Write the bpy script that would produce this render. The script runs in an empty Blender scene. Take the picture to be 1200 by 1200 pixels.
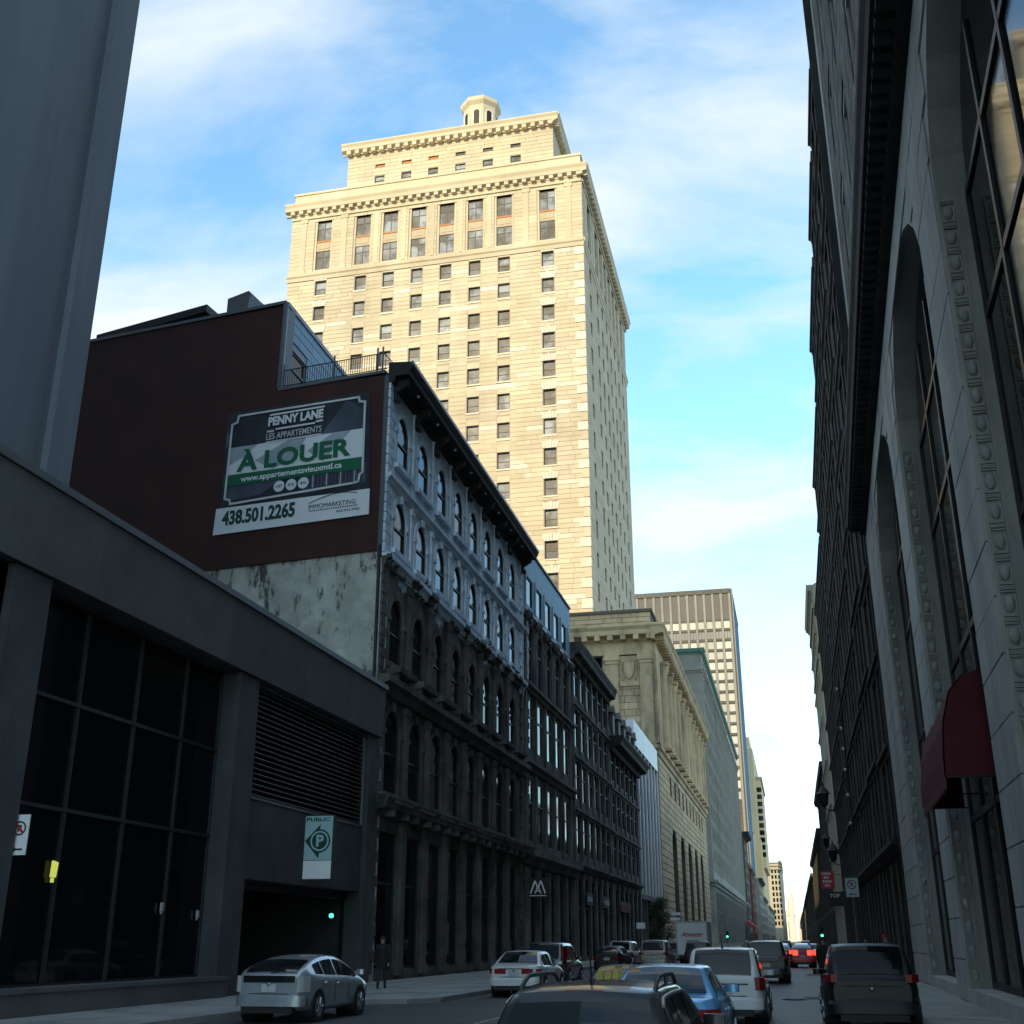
import bpy, bmesh, math, random
from mathutils import Vector, Matrix

random.seed(7)
sc = bpy.context.scene
COL = sc.collection
R = math.radians

# ------------------------------------------------------------------ camera
cd = bpy.data.cameras.new("camera")
cam = bpy.data.objects.new("camera", cd)
COL.objects.link(cam)
cam.location = (0, 0, 1.75)
cam.rotation_euler = (R(110.537), 0, R(13.1))
cd.sensor_width = 36
cd.lens = 40.2
cd.clip_start = 0.1
cd.clip_end = 6000
sc.camera = cam

# ------------------------------------------------------------------ light
SUN_EL, SUN_AZ = 25.0, 15.0          # elevation, degrees left of straight behind the camera
w = bpy.data.worlds.new("World")
sc.world = w
w.use_nodes = True
nt = w.node_tree
nt.nodes.clear()


def N(t, k, **kw):
    n = t.nodes.new(k)
    for a, b in kw.items():
        setattr(n, a, b)
    return n


out = N(nt, 'ShaderNodeOutputWorld')
bg = N(nt, 'ShaderNodeBackground')
bg.inputs['Strength'].default_value = 0.15
sky = N(nt, 'ShaderNodeTexSky', sky_type='NISHITA')
sky.sun_disc = False
sky.sun_elevation = R(SUN_EL)
sky.sun_rotation = R(180 + SUN_AZ)
sky.air_density = 1.0
sky.dust_density = 0.3
sky.ozone_density = 2.0
tc = N(nt, 'ShaderNodeTexCoord')
sep = N(nt, 'ShaderNodeSeparateXYZ')
nt.links.new(tc.outputs['Generated'], sep.inputs[0])
zz = N(nt, 'ShaderNodeMath', operation='ADD')
zz.inputs[1].default_value = 0.22
zm = N(nt, 'ShaderNodeMath', operation='MAXIMUM')
zm.inputs[1].default_value = 0.0
nt.links.new(sep.outputs['Z'], zm.inputs[0])
nt.links.new(zm.outputs[0], zz.inputs[0])
dv = N(nt, 'ShaderNodeVectorMath', operation='DIVIDE')
cmb = N(nt, 'ShaderNodeCombineXYZ')
for i in range(3):
    nt.links.new(zz.outputs[0], cmb.inputs[i])
nt.links.new(tc.outputs['Generated'], dv.inputs[0])
nt.links.new(cmb.outputs[0], dv.inputs[1])
mp = N(nt, 'ShaderNodeMapping')
mp.inputs['Rotation'].default_value = (0, 0, R(-38))
mp.inputs['Scale'].default_value = (1.0, 1.9, 0.0)
mp.inputs['Location'].default_value = (3.1, 1.35, 0)
nt.links.new(dv.outputs[0], mp.inputs[0])
n1 = N(nt, 'ShaderNodeTexNoise')
n1.inputs['Scale'].default_value = 1.9
n1.inputs['Detail'].default_value = 7
n1.inputs['Roughness'].default_value = 0.56
n1.inputs['Distortion'].default_value = 0.35
nt.links.new(mp.outputs[0], n1.inputs['Vector'])
cr = N(nt, 'ShaderNodeValToRGB')
cr.color_ramp.elements[0].position = 0.375
cr.color_ramp.elements[0].color = (0, 0, 0, 1)
cr.color_ramp.elements[1].position = 0.66
cr.color_ramp.elements[1].color = (1, 1, 1, 1)
nt.links.new(n1.outputs['Fac'], cr.inputs[0])
# more cloud towards the horizon
hz = N(nt, 'ShaderNodeMapRange')
hz.inputs['From Min'].default_value = 0.0
hz.inputs['From Max'].default_value = 0.26
hz.inputs['To Min'].default_value = 0.8
hz.inputs['To Max'].default_value = 0.0
nt.links.new(sep.outputs['Z'], hz.inputs['Value'])
mx0 = N(nt, 'ShaderNodeMath', operation='MAXIMUM')
nt.links.new(cr.outputs[0], mx0.inputs[0])
mp3 = N(nt, 'ShaderNodeMapping')
mp3.inputs['Scale'].default_value = (3.0, 3.0, 16.0)
nt.links.new(tc.outputs['Generated'], mp3.inputs[0])
n3 = N(nt, 'ShaderNodeTexNoise')
n3.inputs['Scale'].default_value = 1.3
n3.inputs['Detail'].default_value = 5
nt.links.new(mp3.outputs[0], n3.inputs['Vector'])
r3 = N(nt, 'ShaderNodeMapRange')
r3.inputs['From Min'].default_value = .38
r3.inputs['From Max'].default_value = .62
r3.inputs['To Min'].default_value = .35
r3.inputs['To Max'].default_value = 1.15
nt.links.new(n3.outputs['Fac'], r3.inputs['Value'])
hm = N(nt, 'ShaderNodeMath', operation='MULTIPLY')
hm.use_clamp = True
nt.links.new(hz.outputs[0], hm.inputs[0])
nt.links.new(r3.outputs[0], hm.inputs[1])
nt.links.new(hm.outputs[0], mx0.inputs[1])
tint = N(nt, 'ShaderNodeMix', data_type='RGBA', blend_type='MULTIPLY')
tint.inputs[0].default_value = 1.0
tint.inputs[7].default_value = (0.93, 1.20, 1.16, 1)
nt.links.new(sky.outputs[0], tint.inputs[6])
mix = N(nt, 'ShaderNodeMix', data_type='RGBA')
nt.links.new(mx0.outputs[0], mix.inputs[0])
nt.links.new(tint.outputs[2], mix.inputs[6])
mix.inputs[7].default_value = (2.75, 3.0, 3.15, 1)
nt.links.new(mix.outputs[2], bg.inputs['Color'])
nt.links.new(bg.outputs[0], out.inputs['Surface'])

sd = bpy.data.lights.new("sun", 'SUN')
sd.energy = 2.0
sd.angle = R(0.5)
sd.color = (1.0, 0.74, 0.39)
so = bpy.data.objects.new("sun", sd)
COL.objects.link(so)
to_sun = Vector((-math.sin(R(SUN_AZ)) * math.cos(R(SUN_EL)), -math.cos(R(SUN_AZ)) * math.cos(R(SUN_EL)), math.sin(R(SUN_EL))))
so.rotation_euler = to_sun.to_track_quat('Z', 'Y').to_euler()
so.location = (-60, -60, 160)
sc.view_settings.view_transform = 'Standard'
sc.view_settings.look = 'None'
sc.view_settings.exposure = 1.2
sc.view_settings.gamma = 1
sc.view_settings.use_curve_mapping = False


# ------------------------------------------------------------------ materials
def mat(name, c, c2=None, rough=0.8, scale=1.0, detail=6, bump=0.0, bscale=None, metal=0.0, spec=0.5, rnd=0.0,
        emit=None, estr=0.0, coat=0.0, stretch=(1, 1, 1), lo=0.35, hi=0.68, grime=None):
    m = bpy.data.materials.new(name)
    m.use_nodes = True
    t = m.node_tree
    b = t.nodes['Principled BSDF']
    b.inputs['Roughness'].default_value = rough
    b.inputs['Metallic'].default_value = metal
    b.inputs['Specular IOR Level'].default_value = spec
    b.inputs['Coat Weight'].default_value = coat
    col = None
    if c2 is not None or bump:
        g = N(t, 'ShaderNodeNewGeometry')
        mpp = N(t, 'ShaderNodeMapping')
        mpp.inputs['Scale'].default_value = stretch
        t.links.new(g.outputs['Position'], mpp.inputs[0])
    if c2 is not None:
        n = N(t, 'ShaderNodeTexNoise')
        n.inputs['Scale'].default_value = scale
        n.inputs['Detail'].default_value = detail
        n.inputs['Roughness'].default_value = 0.62
        t.links.new(mpp.outputs[0], n.inputs['Vector'])
        r = N(t, 'ShaderNodeMapRange')
        r.inputs['From Min'].default_value = lo
        r.inputs['From Max'].default_value = hi
        t.links.new(n.outputs['Fac'], r.inputs['Value'])
        mxx = N(t, 'ShaderNodeMix', data_type='RGBA')
        mxx.inputs[6].default_value = (*c, 1)
        mxx.inputs[7].default_value = (*c2, 1)
        t.links.new(r.outputs[0], mxx.inputs[0])
        col = mxx.outputs[2]
    if grime is not None:
        n = N(t, 'ShaderNodeTexNoise')
        n.inputs['Scale'].default_value = grime[1]
        n.inputs['Detail'].default_value = 8
        n.inputs['Roughness'].default_value = 0.7
        mp2 = N(t, 'ShaderNodeMapping')
        mp2.inputs['Scale'].default_value = (1, 1, grime[2])
        g2 = N(t, 'ShaderNodeNewGeometry')
        t.links.new(g2.outputs['Position'], mp2.inputs[0])
        t.links.new(mp2.outputs[0], n.inputs['Vector'])
        r = N(t, 'ShaderNodeMapRange')
        r.inputs['From Min'].default_value = grime[3]
        r.inputs['From Max'].default_value = grime[4]
        t.links.new(n.outputs['Fac'], r.inputs['Value'])
        mg = N(t, 'ShaderNodeMix', data_type='RGBA')
        if col is None:
            mg.inputs[6].default_value = (*c, 1)
        else:
            t.links.new(col, mg.inputs[6])
        mg.inputs[7].default_value = (*grime[0], 1)
        t.links.new(r.outputs[0], mg.inputs[0])
        col = mg.outputs[2]
    if rnd:
        oi = N(t, 'ShaderNodeObjectInfo')
        g3 = N(t, 'ShaderNodeNewGeometry')
        ad = N(t, 'ShaderNodeMath', operation='ADD')
        t.links.new(oi.outputs['Random'], ad.inputs[0])
        t.links.new(g3.outputs['Random Per Island'], ad.inputs[1])
        fr = N(t, 'ShaderNodeMath', operation='FRACT')
        t.links.new(ad.outputs[0], fr.inputs[0])
        mr = N(t, 'ShaderNodeMapRange')
        mr.inputs['To Min'].default_value = 1 - rnd
        mr.inputs['To Max'].default_value = 1 + rnd
        t.links.new(fr.outputs[0], mr.inputs['Value'])
        hs = N(t, 'ShaderNodeHueSaturation')
        t.links.new(mr.outputs[0], hs.inputs['Value'])
        if col is None:
            hs.inputs['Color'].default_value = (*c, 1)
        else:
            t.links.new(col, hs.inputs['Color'])
        col = hs.outputs[0]
    if col is None:
        b.inputs['Base Color'].default_value = (*c, 1)
    else:
        t.links.new(col, b.inputs['Base Color'])
    if bump:
        nb = N(t, 'ShaderNodeTexNoise')
        nb.inputs['Scale'].default_value = bscale or scale * 4
        nb.inputs['Detail'].default_value = 6
        t.links.new(mpp.outputs[0], nb.inputs['Vector'])
        bp = N(t, 'ShaderNodeBump')
        bp.inputs['Strength'].default_value = bump
        bp.inputs['Distance'].default_value = 0.05
        t.links.new(nb.outputs['Fac'], bp.inputs['Height'])
        t.links.new(bp.outputs[0], b.inputs['Normal'])
    if emit:
        b.inputs['Emission Color'].default_value = (*emit, 1)
        b.inputs['Emission Strength'].default_value = estr
    return m


M = {}
M['limestone'] = mat('limestone', (.52, .445, .31), (.61, .53, .385), .85, .12, rnd=.085, bump=.15, bscale=3, grime=((.38, .33, .25), .07, .35, .52, .8))
M['limestone_joint'] = mat('limestone_joint', (.34, .30, .23), (.40, .36, .28), .9, .3)
M['limestone_pale'] = mat('limestone_pale', (.64, .58, .47), (.70, .64, .53), .85, .5, rnd=.08)
M['limestone_side'] = M['limestone']
M['bank_stone'] = mat('bank_stone', (.47, .345, .195), (.57, .43, .26), .85, .35, rnd=.15, bump=.2, bscale=4, grime=((.13, .115, .08), .22, .4, .5, .72))
M['bank_joint'] = mat('bank_joint', (.10, .09, .065), rough=.95)
M['grey_stone'] = mat('grey_stone', (.26, .25, .21), (.34, .33, .28), .85, .3, bump=.2, grime=((.15, .15, .13), .15, .3, .5, .75))
M['soot'] = mat('soot', (.05, .05, .046), (.17, .165, .15), .9, .55, bump=.4, bscale=6, grime=((.016, .016, .016), .35, .5, .45, .7))
M['soot2'] = mat('soot2', (.06, .06, .056), (.19, .185, .17), .9, .6, bump=.3, bscale=6, grime=((.02, .02, .02), .4, .4, .45, .75))
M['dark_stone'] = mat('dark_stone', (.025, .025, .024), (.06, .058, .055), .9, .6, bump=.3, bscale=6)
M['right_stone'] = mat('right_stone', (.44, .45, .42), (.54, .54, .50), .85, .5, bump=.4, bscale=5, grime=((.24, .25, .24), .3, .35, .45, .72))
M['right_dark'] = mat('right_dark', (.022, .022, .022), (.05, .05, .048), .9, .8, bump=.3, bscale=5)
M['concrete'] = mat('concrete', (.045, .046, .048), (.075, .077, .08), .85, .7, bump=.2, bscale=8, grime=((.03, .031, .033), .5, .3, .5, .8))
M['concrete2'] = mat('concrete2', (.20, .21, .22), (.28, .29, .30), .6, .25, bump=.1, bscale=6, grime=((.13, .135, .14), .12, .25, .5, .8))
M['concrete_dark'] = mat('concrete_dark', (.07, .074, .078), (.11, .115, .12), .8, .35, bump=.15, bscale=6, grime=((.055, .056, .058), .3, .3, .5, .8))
M['slab'] = mat('slab', (.13, .155, .19), (.17, .195, .23), .55, .2, bump=.08, bscale=6, grime=((.095, .115, .14), .5, .06, .42, .75))
M['stucco'] = mat('stucco', (.58, .59, .53), (.38, .39, .35), .95, .8, bump=.6, bscale=7, lo=.3, hi=.6, grime=((.075, .07, .058), 1.5, .4, .525, .61))
M['red_wall'] = mat('red_wall', (.056, .013, .010), (.030, .009, .007), .8, .5, bump=.15, bscale=20)
M['blue_clad'] = mat('blue_clad', (.26, .46, .64), (.32, .52, .70), .5, .4, spec=.4, rnd=.06)
M['blue_panel'] = mat('blue_panel', (.24, .50, .68), (.30, .56, .74), .6, .8)
M['metal_dark'] = mat('metal_dark', (.02, .02, .022), rough=.5, metal=.3)
M['metal_grey'] = mat('metal_grey', (.16, .17, .18), rough=.45, metal=.6)
M['trim_light'] = mat('trim_light', (.30, .34, .38), rough=.5, metal=.2)
M['cornice_dark'] = mat('cornice_dark', (.014, .013, .013), (.03, .028, .026), .8, 1.0)
M['copper'] = mat('copper', (.10, .22, .18), (.16, .28, .22), .8, .8)
M['glass_dark'] = mat('glass_dark', (.006, .007, .009), rough=.05, spec=.16)
M['glass_soft'] = mat('glass_soft', (.012, .014, .02), (.02, .022, .03), .12, .3, spec=.4)
M['glass_tower'] = mat('glass_tower', (.03, .045, .065), (.17, .21, .25), .4, .3, spec=.25, rnd=.55, lo=.42, hi=.6)
M['glass_blue'] = mat('glass_blue', (.03, .12, .23), (.045, .16, .28), .7, .05, spec=.1)
M['frame_dark'] = mat('frame_dark', (.022, .023, .026), rough=.5)
M['frame_grey'] = mat('frame_grey', (.09, .095, .10), rough=.5)
M['frame_white'] = mat('frame_white', (.45, .46, .46), rough=.5)
M['orange_panel'] = mat('orange_panel', (.42, .17, .06), (.5, .22, .08), .8, 2)
M['spandrel_tan'] = mat('spandrel_tan', (.42, .35, .24), (.48, .41, .29), .8, 1)
M['modern_rib'] = mat('modern_rib', (.22, .22, .205), (.27, .27, .25), .8, .06)
M['modern_dark'] = mat('modern_dark', (.07, .066, .058), (.10, .094, .082), .7, .05)
M['blind'] = mat('blind', (.40, .40, .36), (.48, .48, .43), .6, .03, rnd=.18)
M['cream'] = mat('cream', (.66, .52, .30), (.72, .58, .36), .85, .05)
M['tan_block'] = mat('tan_block', (.38, .34, .25), (.44, .40, .3), .85, .05)
M['pale_far'] = mat('pale_far', (.60, .56, .46), (.66, .62, .53), .85, .05)
M['brick_red'] = mat('brick_red', (.14, .05, .035), (.19, .075, .05), .9, .8)
M['roof_red'] = mat('roof_red', (.30, .085, .03), (.36, .11, .045), .8, .6)
M['fin'] = mat('fin', (.66, .68, .72), (.74, .76, .79), .5, .3, metal=.1)
M['asphalt'] = mat('asphalt', (.035, .036, .038), (.065, .066, .068), .55, .8, bump=.3, bscale=30, grime=((.02, .02, .021), .25, 1, .5, .75))
M['patch'] = mat('patch', (.022, .022, .024), (.04, .04, .042), .7, 1.5, bump=.2, bscale=30)
M['pavement'] = mat('pavement', (.26, .262, .25), (.36, .362, .345), .85, .7, bump=.2, bscale=15, grime=((.10, .10, .10), .4, 1, .5, .75))
M['kerb'] = mat('kerb', (.20, .2, .19), (.28, .28, .27), .85, 1)
M['paint'] = mat('paint', (.5, .5, .48), (.25, .25, .25), .7, 3)
M['ground'] = mat('ground', (.09, .09, .085), (.13, .13, .12), .95, .02)
M['white'] = mat('white', (.80, .81, .82), (.74, .76, .78), .6, 1.5)
M['black'] = mat('black', (.008, .008, .009), rough=.6)
M['sign_black'] = mat('sign_black', (.010, .012, .018), (.028, .034, .05), .5, .8)
M['sign_navy'] = mat('sign_navy', (.035, .045, .07), (.09, .11, .15), .5, .5)
M['sign_grey'] = mat('sign_grey', (.42, .48, .52), (.28, .33, .38), .5, .45)
M['sign_silver'] = mat('sign_silver', (.62, .64, .66), rough=.5)
M['sign_pale'] = mat('sign_pale', (.78, .80, .82), (.70, .74, .78), .5, .6)
M['sign_green'] = mat('sign_green', (.003, .12, .055), rough=.5)
M['dark_green'] = mat('dark_green', (.004, .045, .03), rough=.5)
M['psign'] = mat('psign', (.30, .48, .50), (.36, .54, .55), .5, 2)
M['sign_red'] = mat('sign_red', (.42, .02, .03), rough=.5)
M['awning_red'] = mat('awning_red', (.075, .007, .013), (.10, .010, .018), .85, 1.5)
M['awning_far'] = mat('awning_far', (.5, .05, .06), rough=.8)
M['tyre'] = mat('tyre', (.012, .012, .012), rough=.9)
M['rim'] = mat('rim', (.35, .36, .37), rough=.35, metal=.8)
M['tail'] = mat('tail', (.20, .006, .010), rough=.25, spec=.3)
M['tail_lit'] = mat('tail_lit', (.5, .02, .02), rough=.3, emit=(1, .05, .03), estr=1.1)
M['lamp_clear'] = mat('lamp_clear', (.40, .38, .38), rough=.12, spec=.6)
M['plate'] = mat('plate', (.5, .52, .53), (.32, .35, .38), .5, 30)
M['car_glass'] = mat('car_glass', (.010, .014, .016), rough=.04, spec=.4)
M['green_lit'] = mat('green_lit', (.02, .3, .15), rough=.4, emit=(.05, 1, .45), estr=2.2)
M['yellow_lit'] = mat('yellow_lit', (.5, .5, .1), rough=.4, emit=(.75, .8, .15), estr=.28)
M['lamp_white'] = mat('lamp_white', (.7, .72, .75), rough=.4)
M['skin'] = mat('skin', (.35, .22, .16), rough=.6)
M['cloth_black'] = mat('cloth_black', (.012, .012, .014), rough=.9)
M['cloth_navy'] = mat('cloth_navy', (.02, .024, .035), rough=.9)
M['cloth_grey'] = mat('cloth_grey', (.06, .06, .065), rough=.9)
M['hat_red'] = mat('hat_red', (.30, .02, .025), rough=.9)
M['hair'] = mat('hair', (.02, .014, .01), rough=.8)
M['leaf'] = mat('leaf', (.018, .035, .016), (.04, .065, .028), .7, 1.2, rnd=.3)
M['bark'] = mat('bark', (.05, .042, .035), (.08, .07, .06), .9, 4)
M['yellow_cloth'] = mat('yellow_cloth', (.42, .33, .07), (.50, .42, .12), .8, 6)


def paintmat(name, c, rough=.28, metal=.35, dirt=.25, coat=.5):
    d = tuple(x * (1 - dirt) + .05 * dirt for x in c)
    return mat(name, c, d, rough, 1.6, metal=metal, coat=coat, bump=.0)


# street front of the brick building: pale blue-grey above, near-black below, with a ragged edge
def two_tone_stone():
    m = mat('two_tone_stone', (.036, .035, .032), (.14, .135, .12), .9, .55, bump=.35, bscale=6)
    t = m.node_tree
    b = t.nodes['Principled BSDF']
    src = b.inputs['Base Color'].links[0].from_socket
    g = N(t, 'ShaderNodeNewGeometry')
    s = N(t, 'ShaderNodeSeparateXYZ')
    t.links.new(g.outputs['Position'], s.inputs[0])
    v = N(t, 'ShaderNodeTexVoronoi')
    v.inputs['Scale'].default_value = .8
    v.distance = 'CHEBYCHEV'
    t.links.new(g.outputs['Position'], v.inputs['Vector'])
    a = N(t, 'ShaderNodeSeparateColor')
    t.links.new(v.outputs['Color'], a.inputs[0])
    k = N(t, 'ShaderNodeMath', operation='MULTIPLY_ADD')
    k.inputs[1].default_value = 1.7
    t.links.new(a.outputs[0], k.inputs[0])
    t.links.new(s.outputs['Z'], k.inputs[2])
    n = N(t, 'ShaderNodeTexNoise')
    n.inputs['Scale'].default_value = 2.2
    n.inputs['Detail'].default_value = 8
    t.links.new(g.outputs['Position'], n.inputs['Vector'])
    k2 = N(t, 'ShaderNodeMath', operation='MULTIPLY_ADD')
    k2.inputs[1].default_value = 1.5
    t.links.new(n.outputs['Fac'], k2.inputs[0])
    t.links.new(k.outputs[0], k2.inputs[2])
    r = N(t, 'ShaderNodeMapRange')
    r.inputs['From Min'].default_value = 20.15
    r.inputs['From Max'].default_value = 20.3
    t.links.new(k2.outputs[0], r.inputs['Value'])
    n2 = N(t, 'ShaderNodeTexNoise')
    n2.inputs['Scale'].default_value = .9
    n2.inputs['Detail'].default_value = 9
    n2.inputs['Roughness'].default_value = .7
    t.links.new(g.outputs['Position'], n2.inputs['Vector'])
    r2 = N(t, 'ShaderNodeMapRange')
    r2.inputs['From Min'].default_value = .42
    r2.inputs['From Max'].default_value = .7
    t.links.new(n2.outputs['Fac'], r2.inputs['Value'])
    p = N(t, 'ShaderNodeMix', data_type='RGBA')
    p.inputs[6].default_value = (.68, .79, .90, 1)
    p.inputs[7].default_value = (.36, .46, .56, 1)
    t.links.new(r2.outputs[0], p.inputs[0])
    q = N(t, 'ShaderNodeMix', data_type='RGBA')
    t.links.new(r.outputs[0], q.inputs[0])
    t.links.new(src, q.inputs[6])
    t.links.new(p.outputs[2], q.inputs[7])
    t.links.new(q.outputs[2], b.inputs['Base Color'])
    return m


M['two_tone_stone'] = two_tone_stone()


# ------------------------------------------------------------------ mesh helper
class MB:
    def __init__(s):
        s.v, s.f, s.m, s.s = [], [], [], []

    def face(s, pts, m=0, sm=False):
        b = len(s.v)
        s.v += [tuple(p) for p in pts]
        s.f.append(tuple(range(b, b + len(pts))))
        s.m.append(m)
        s.s.append(sm)

    def idx(s, vs, fs, m=0, sm=False):
        b = len(s.v)
        s.v += [tuple(p) for p in vs]
        for f in fs:
            s.f.append(tuple(b + i for i in f))
            s.m.append(m)
            s.s.append(sm)

    def box(s, x0, x1, y0, y1, z0, z1, m=0):
        v = [(x0, y0, z0), (x1, y0, z0), (x1, y1, z0), (x0, y1, z0), (x0, y0, z1), (x1, y0, z1), (x1, y1, z1), (x0, y1, z1)]
        s.idx(v, [(0, 3, 2, 1), (4, 5, 6, 7), (0, 1, 5, 4), (1, 2, 6, 5), (2, 3, 7, 6), (3, 0, 4, 7)], m)

    def prism(s, poly, ax, a, b, m=0, sm=False):
        n = len(poly)
        def P(p, t):
            return (t, p[0], p[1]) if ax == 'x' else ((p[0], t, p[1]) if ax == 'y' else (p[0], p[1], t))
        v = [P(p, a) for p in poly] + [P(p, b) for p in poly]
        s.idx(v, [tuple(range(n))[::-1], tuple(range(n, 2 * n))], m)
        s.idx(v, [(i, (i + 1) % n, n + (i + 1) % n, n + i) for i in range(n)], m, sm)

    def cyl(s, p0, p1, r0, r1=None, n=10, m=0, caps=True, sm=True):
        r1 = r0 if r1 is None else r1
        p0, p1 = Vector(p0), Vector(p1)
        d = (p1 - p0).normalized()
        a = d.orthogonal().normalized()
        b = d.cross(a)
        v = []
        for p, r in ((p0, r0), (p1, r1)):
            for i in range(n):
                t = 2 * math.pi * i / n
                v.append(p + a * (r * math.cos(t)) + b * (r * math.sin(t)))
        s.idx(v, [(i, (i + 1) % n, n + (i + 1) % n, n + i) for i in range(n)], m, sm)
        if caps:
            s.idx(v, [tuple(range(n))[::-1], tuple(range(n, 2 * n))], m)

    def lathe(s, cx, cy, prof, n=12, m=0, sm=True, rot=0.0):
        v = []
        for r, z in prof:
            for i in range(n):
                t = 2 * math.pi * i / n + rot
                v.append((cx + r * math.cos(t), cy + r * math.sin(t), z))
        f = []
        for k in range(len(prof) - 1):
            for i in range(n):
                f.append((k * n + i, k * n + (i + 1) % n, (k + 1) * n + (i + 1) % n, (k + 1) * n + i))
        s.idx(v, f, m, sm)

    def tube(s, pts, r, n=6, m=0):
        for a, b in zip(pts[:-1], pts[1:]):
            s.cyl(a, b, r, r, n, m)

    def mesh(s, name, mats):
        me = bpy.data.meshes.new(name)
        me.from_pydata(s.v, [], s.f)
        for x in (mats if isinstance(mats, (list, tuple)) else [mats]):
            me.materials.append(M[x] if isinstance(x, str) else x)
        me.polygons.foreach_set('material_index', s.m)
        me.polygons.foreach_set('use_smooth', s.s)
        me.update()
        return me


def thing(name, label, cat, loc=(0, 0, 0), rz=0.0, group=None):
    o = bpy.data.objects.new(name, None)
    COL.objects.link(o)
    o.location = loc
    o.rotation_euler = (0, 0, rz)
    o.empty_display_size = .2
    o['label'] = label
    o['category'] = cat
    if group:
        o['group'] = group
    return o


def put(name, me, parent=None, loc=(0, 0, 0), rz=0.0, kind=None, sx=1.0, label=None):
    o = bpy.data.objects.new(name, me)
    COL.objects.link(o)
    o.parent = parent
    o.location = loc
    o.rotation_euler = (0, 0, rz)
    if sx != 1.0:
        o.scale = (sx, 1, 1)
    if kind:
        o['kind'] = kind
    if label:
        o['label'] = label
    return o


def dup(root, loc, rz=None, label=None):
    def cp(o, p):
        c = o.copy()
        COL.objects.link(c)
        c.parent = p
        for ch in list(o.children):
            cp(ch, c)
        return c
    r = cp(root, None)
    r.location = loc
    if rz is not None:
        r.rotation_euler = (0, 0, rz)
    if label:
        r['label'] = label
    return r


class Face:
    """A facade plane of a building: local x runs along it (left to right seen from outside), -y is outward."""
    def __init__(s, root, ox=0.0, oy=0.0, rot=0.0):
        s.root, s.ox, s.oy, s.rot = root, ox, oy, rot
        s.c, s.s = math.cos(rot), math.sin(rot)

    def at(s, x, y, z):
        return (s.ox + x * s.c - y * s.s, s.oy + x * s.s + y * s.c, z)

    def put(s, name, me, x=0, y=0, z=0, kind=None, sx=1.0, parent=None, label=None):
        return put(name, me, parent or s.root, s.at(x, y, z), s.rot, kind, sx, label)


def wall(mb, x0, x1, z0, z1, ops, depth, m=0, mr=0):
    xs = sorted({x0, x1} | {o[0] for o in ops} | {o[1] for o in ops})
    zs = sorted({z0, z1} | {o[2] for o in ops} | {o[3] for o in ops})
    xs = [x for x in xs if x0 - 1e-6 <= x <= x1 + 1e-6]
    zs = [z for z in zs if z0 - 1e-6 <= z <= z1 + 1e-6]
    for j in range(len(zs) - 1):
        zc = (zs[j] + zs[j + 1]) / 2
        row = [o for o in ops if o[2] < zc < o[3]]
        st = None
        for i in range(len(xs) - 1):
            xc = (xs[i] + xs[i + 1]) / 2
            hole = any(o[0] < xc < o[1] for o in row)
            if not hole and st is None:
                st = xs[i]
            if st is not None and (hole or i == len(xs) - 2):
                e = xs[i] if hole else xs[i + 1]
                mb.face([(st, 0, zs[j]), (e, 0, zs[j]), (e, 0, zs[j + 1]), (st, 0, zs[j + 1])], m)
                st = None
    for o in ops:
        xa, xb, za, zb = o[:4]
        ar = o[4] if len(o) > 4 else 0
        sp = zb - ar
        mb.face([(xa, 0, za), (xa, depth, za), (xa, depth, sp), (xa, 0, sp)], mr)
        mb.face([(xb, 0, za), (xb, depth, za), (xb, depth, sp), (xb, 0, sp)], mr)
        mb.face([(xa, 0, za), (xb, 0, za), (xb, depth, za), (xa, depth, za)], mr)
        if ar:
            c = arc(xa, xb, sp, ar)
            for (p, q) in zip(c[:-1], c[1:]):
                mb.face([(p[0], 0, p[1]), (q[0], 0, q[1]), (q[0], 0, zb), (p[0], 0, zb)], m)
                mb.face([(p[0], 0, p[1]), (q[0], 0, q[1]), (q[0], depth, q[1]), (p[0], depth, p[1])], mr)
        else:
            mb.face([(xa, 0, zb), (xb, 0, zb), (xb, depth, zb), (xa, depth, zb)], mr)


def arc(xa, xb, sp, rise, n=12):
    cx, rx = (xa + xb) / 2, (xb - xa) / 2
    return [(cx - rx * math.cos(math.pi * i / n), sp + rise * math.sin(math.pi * i / n)) for i in range(n + 1)]


_wc = {}


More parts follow.
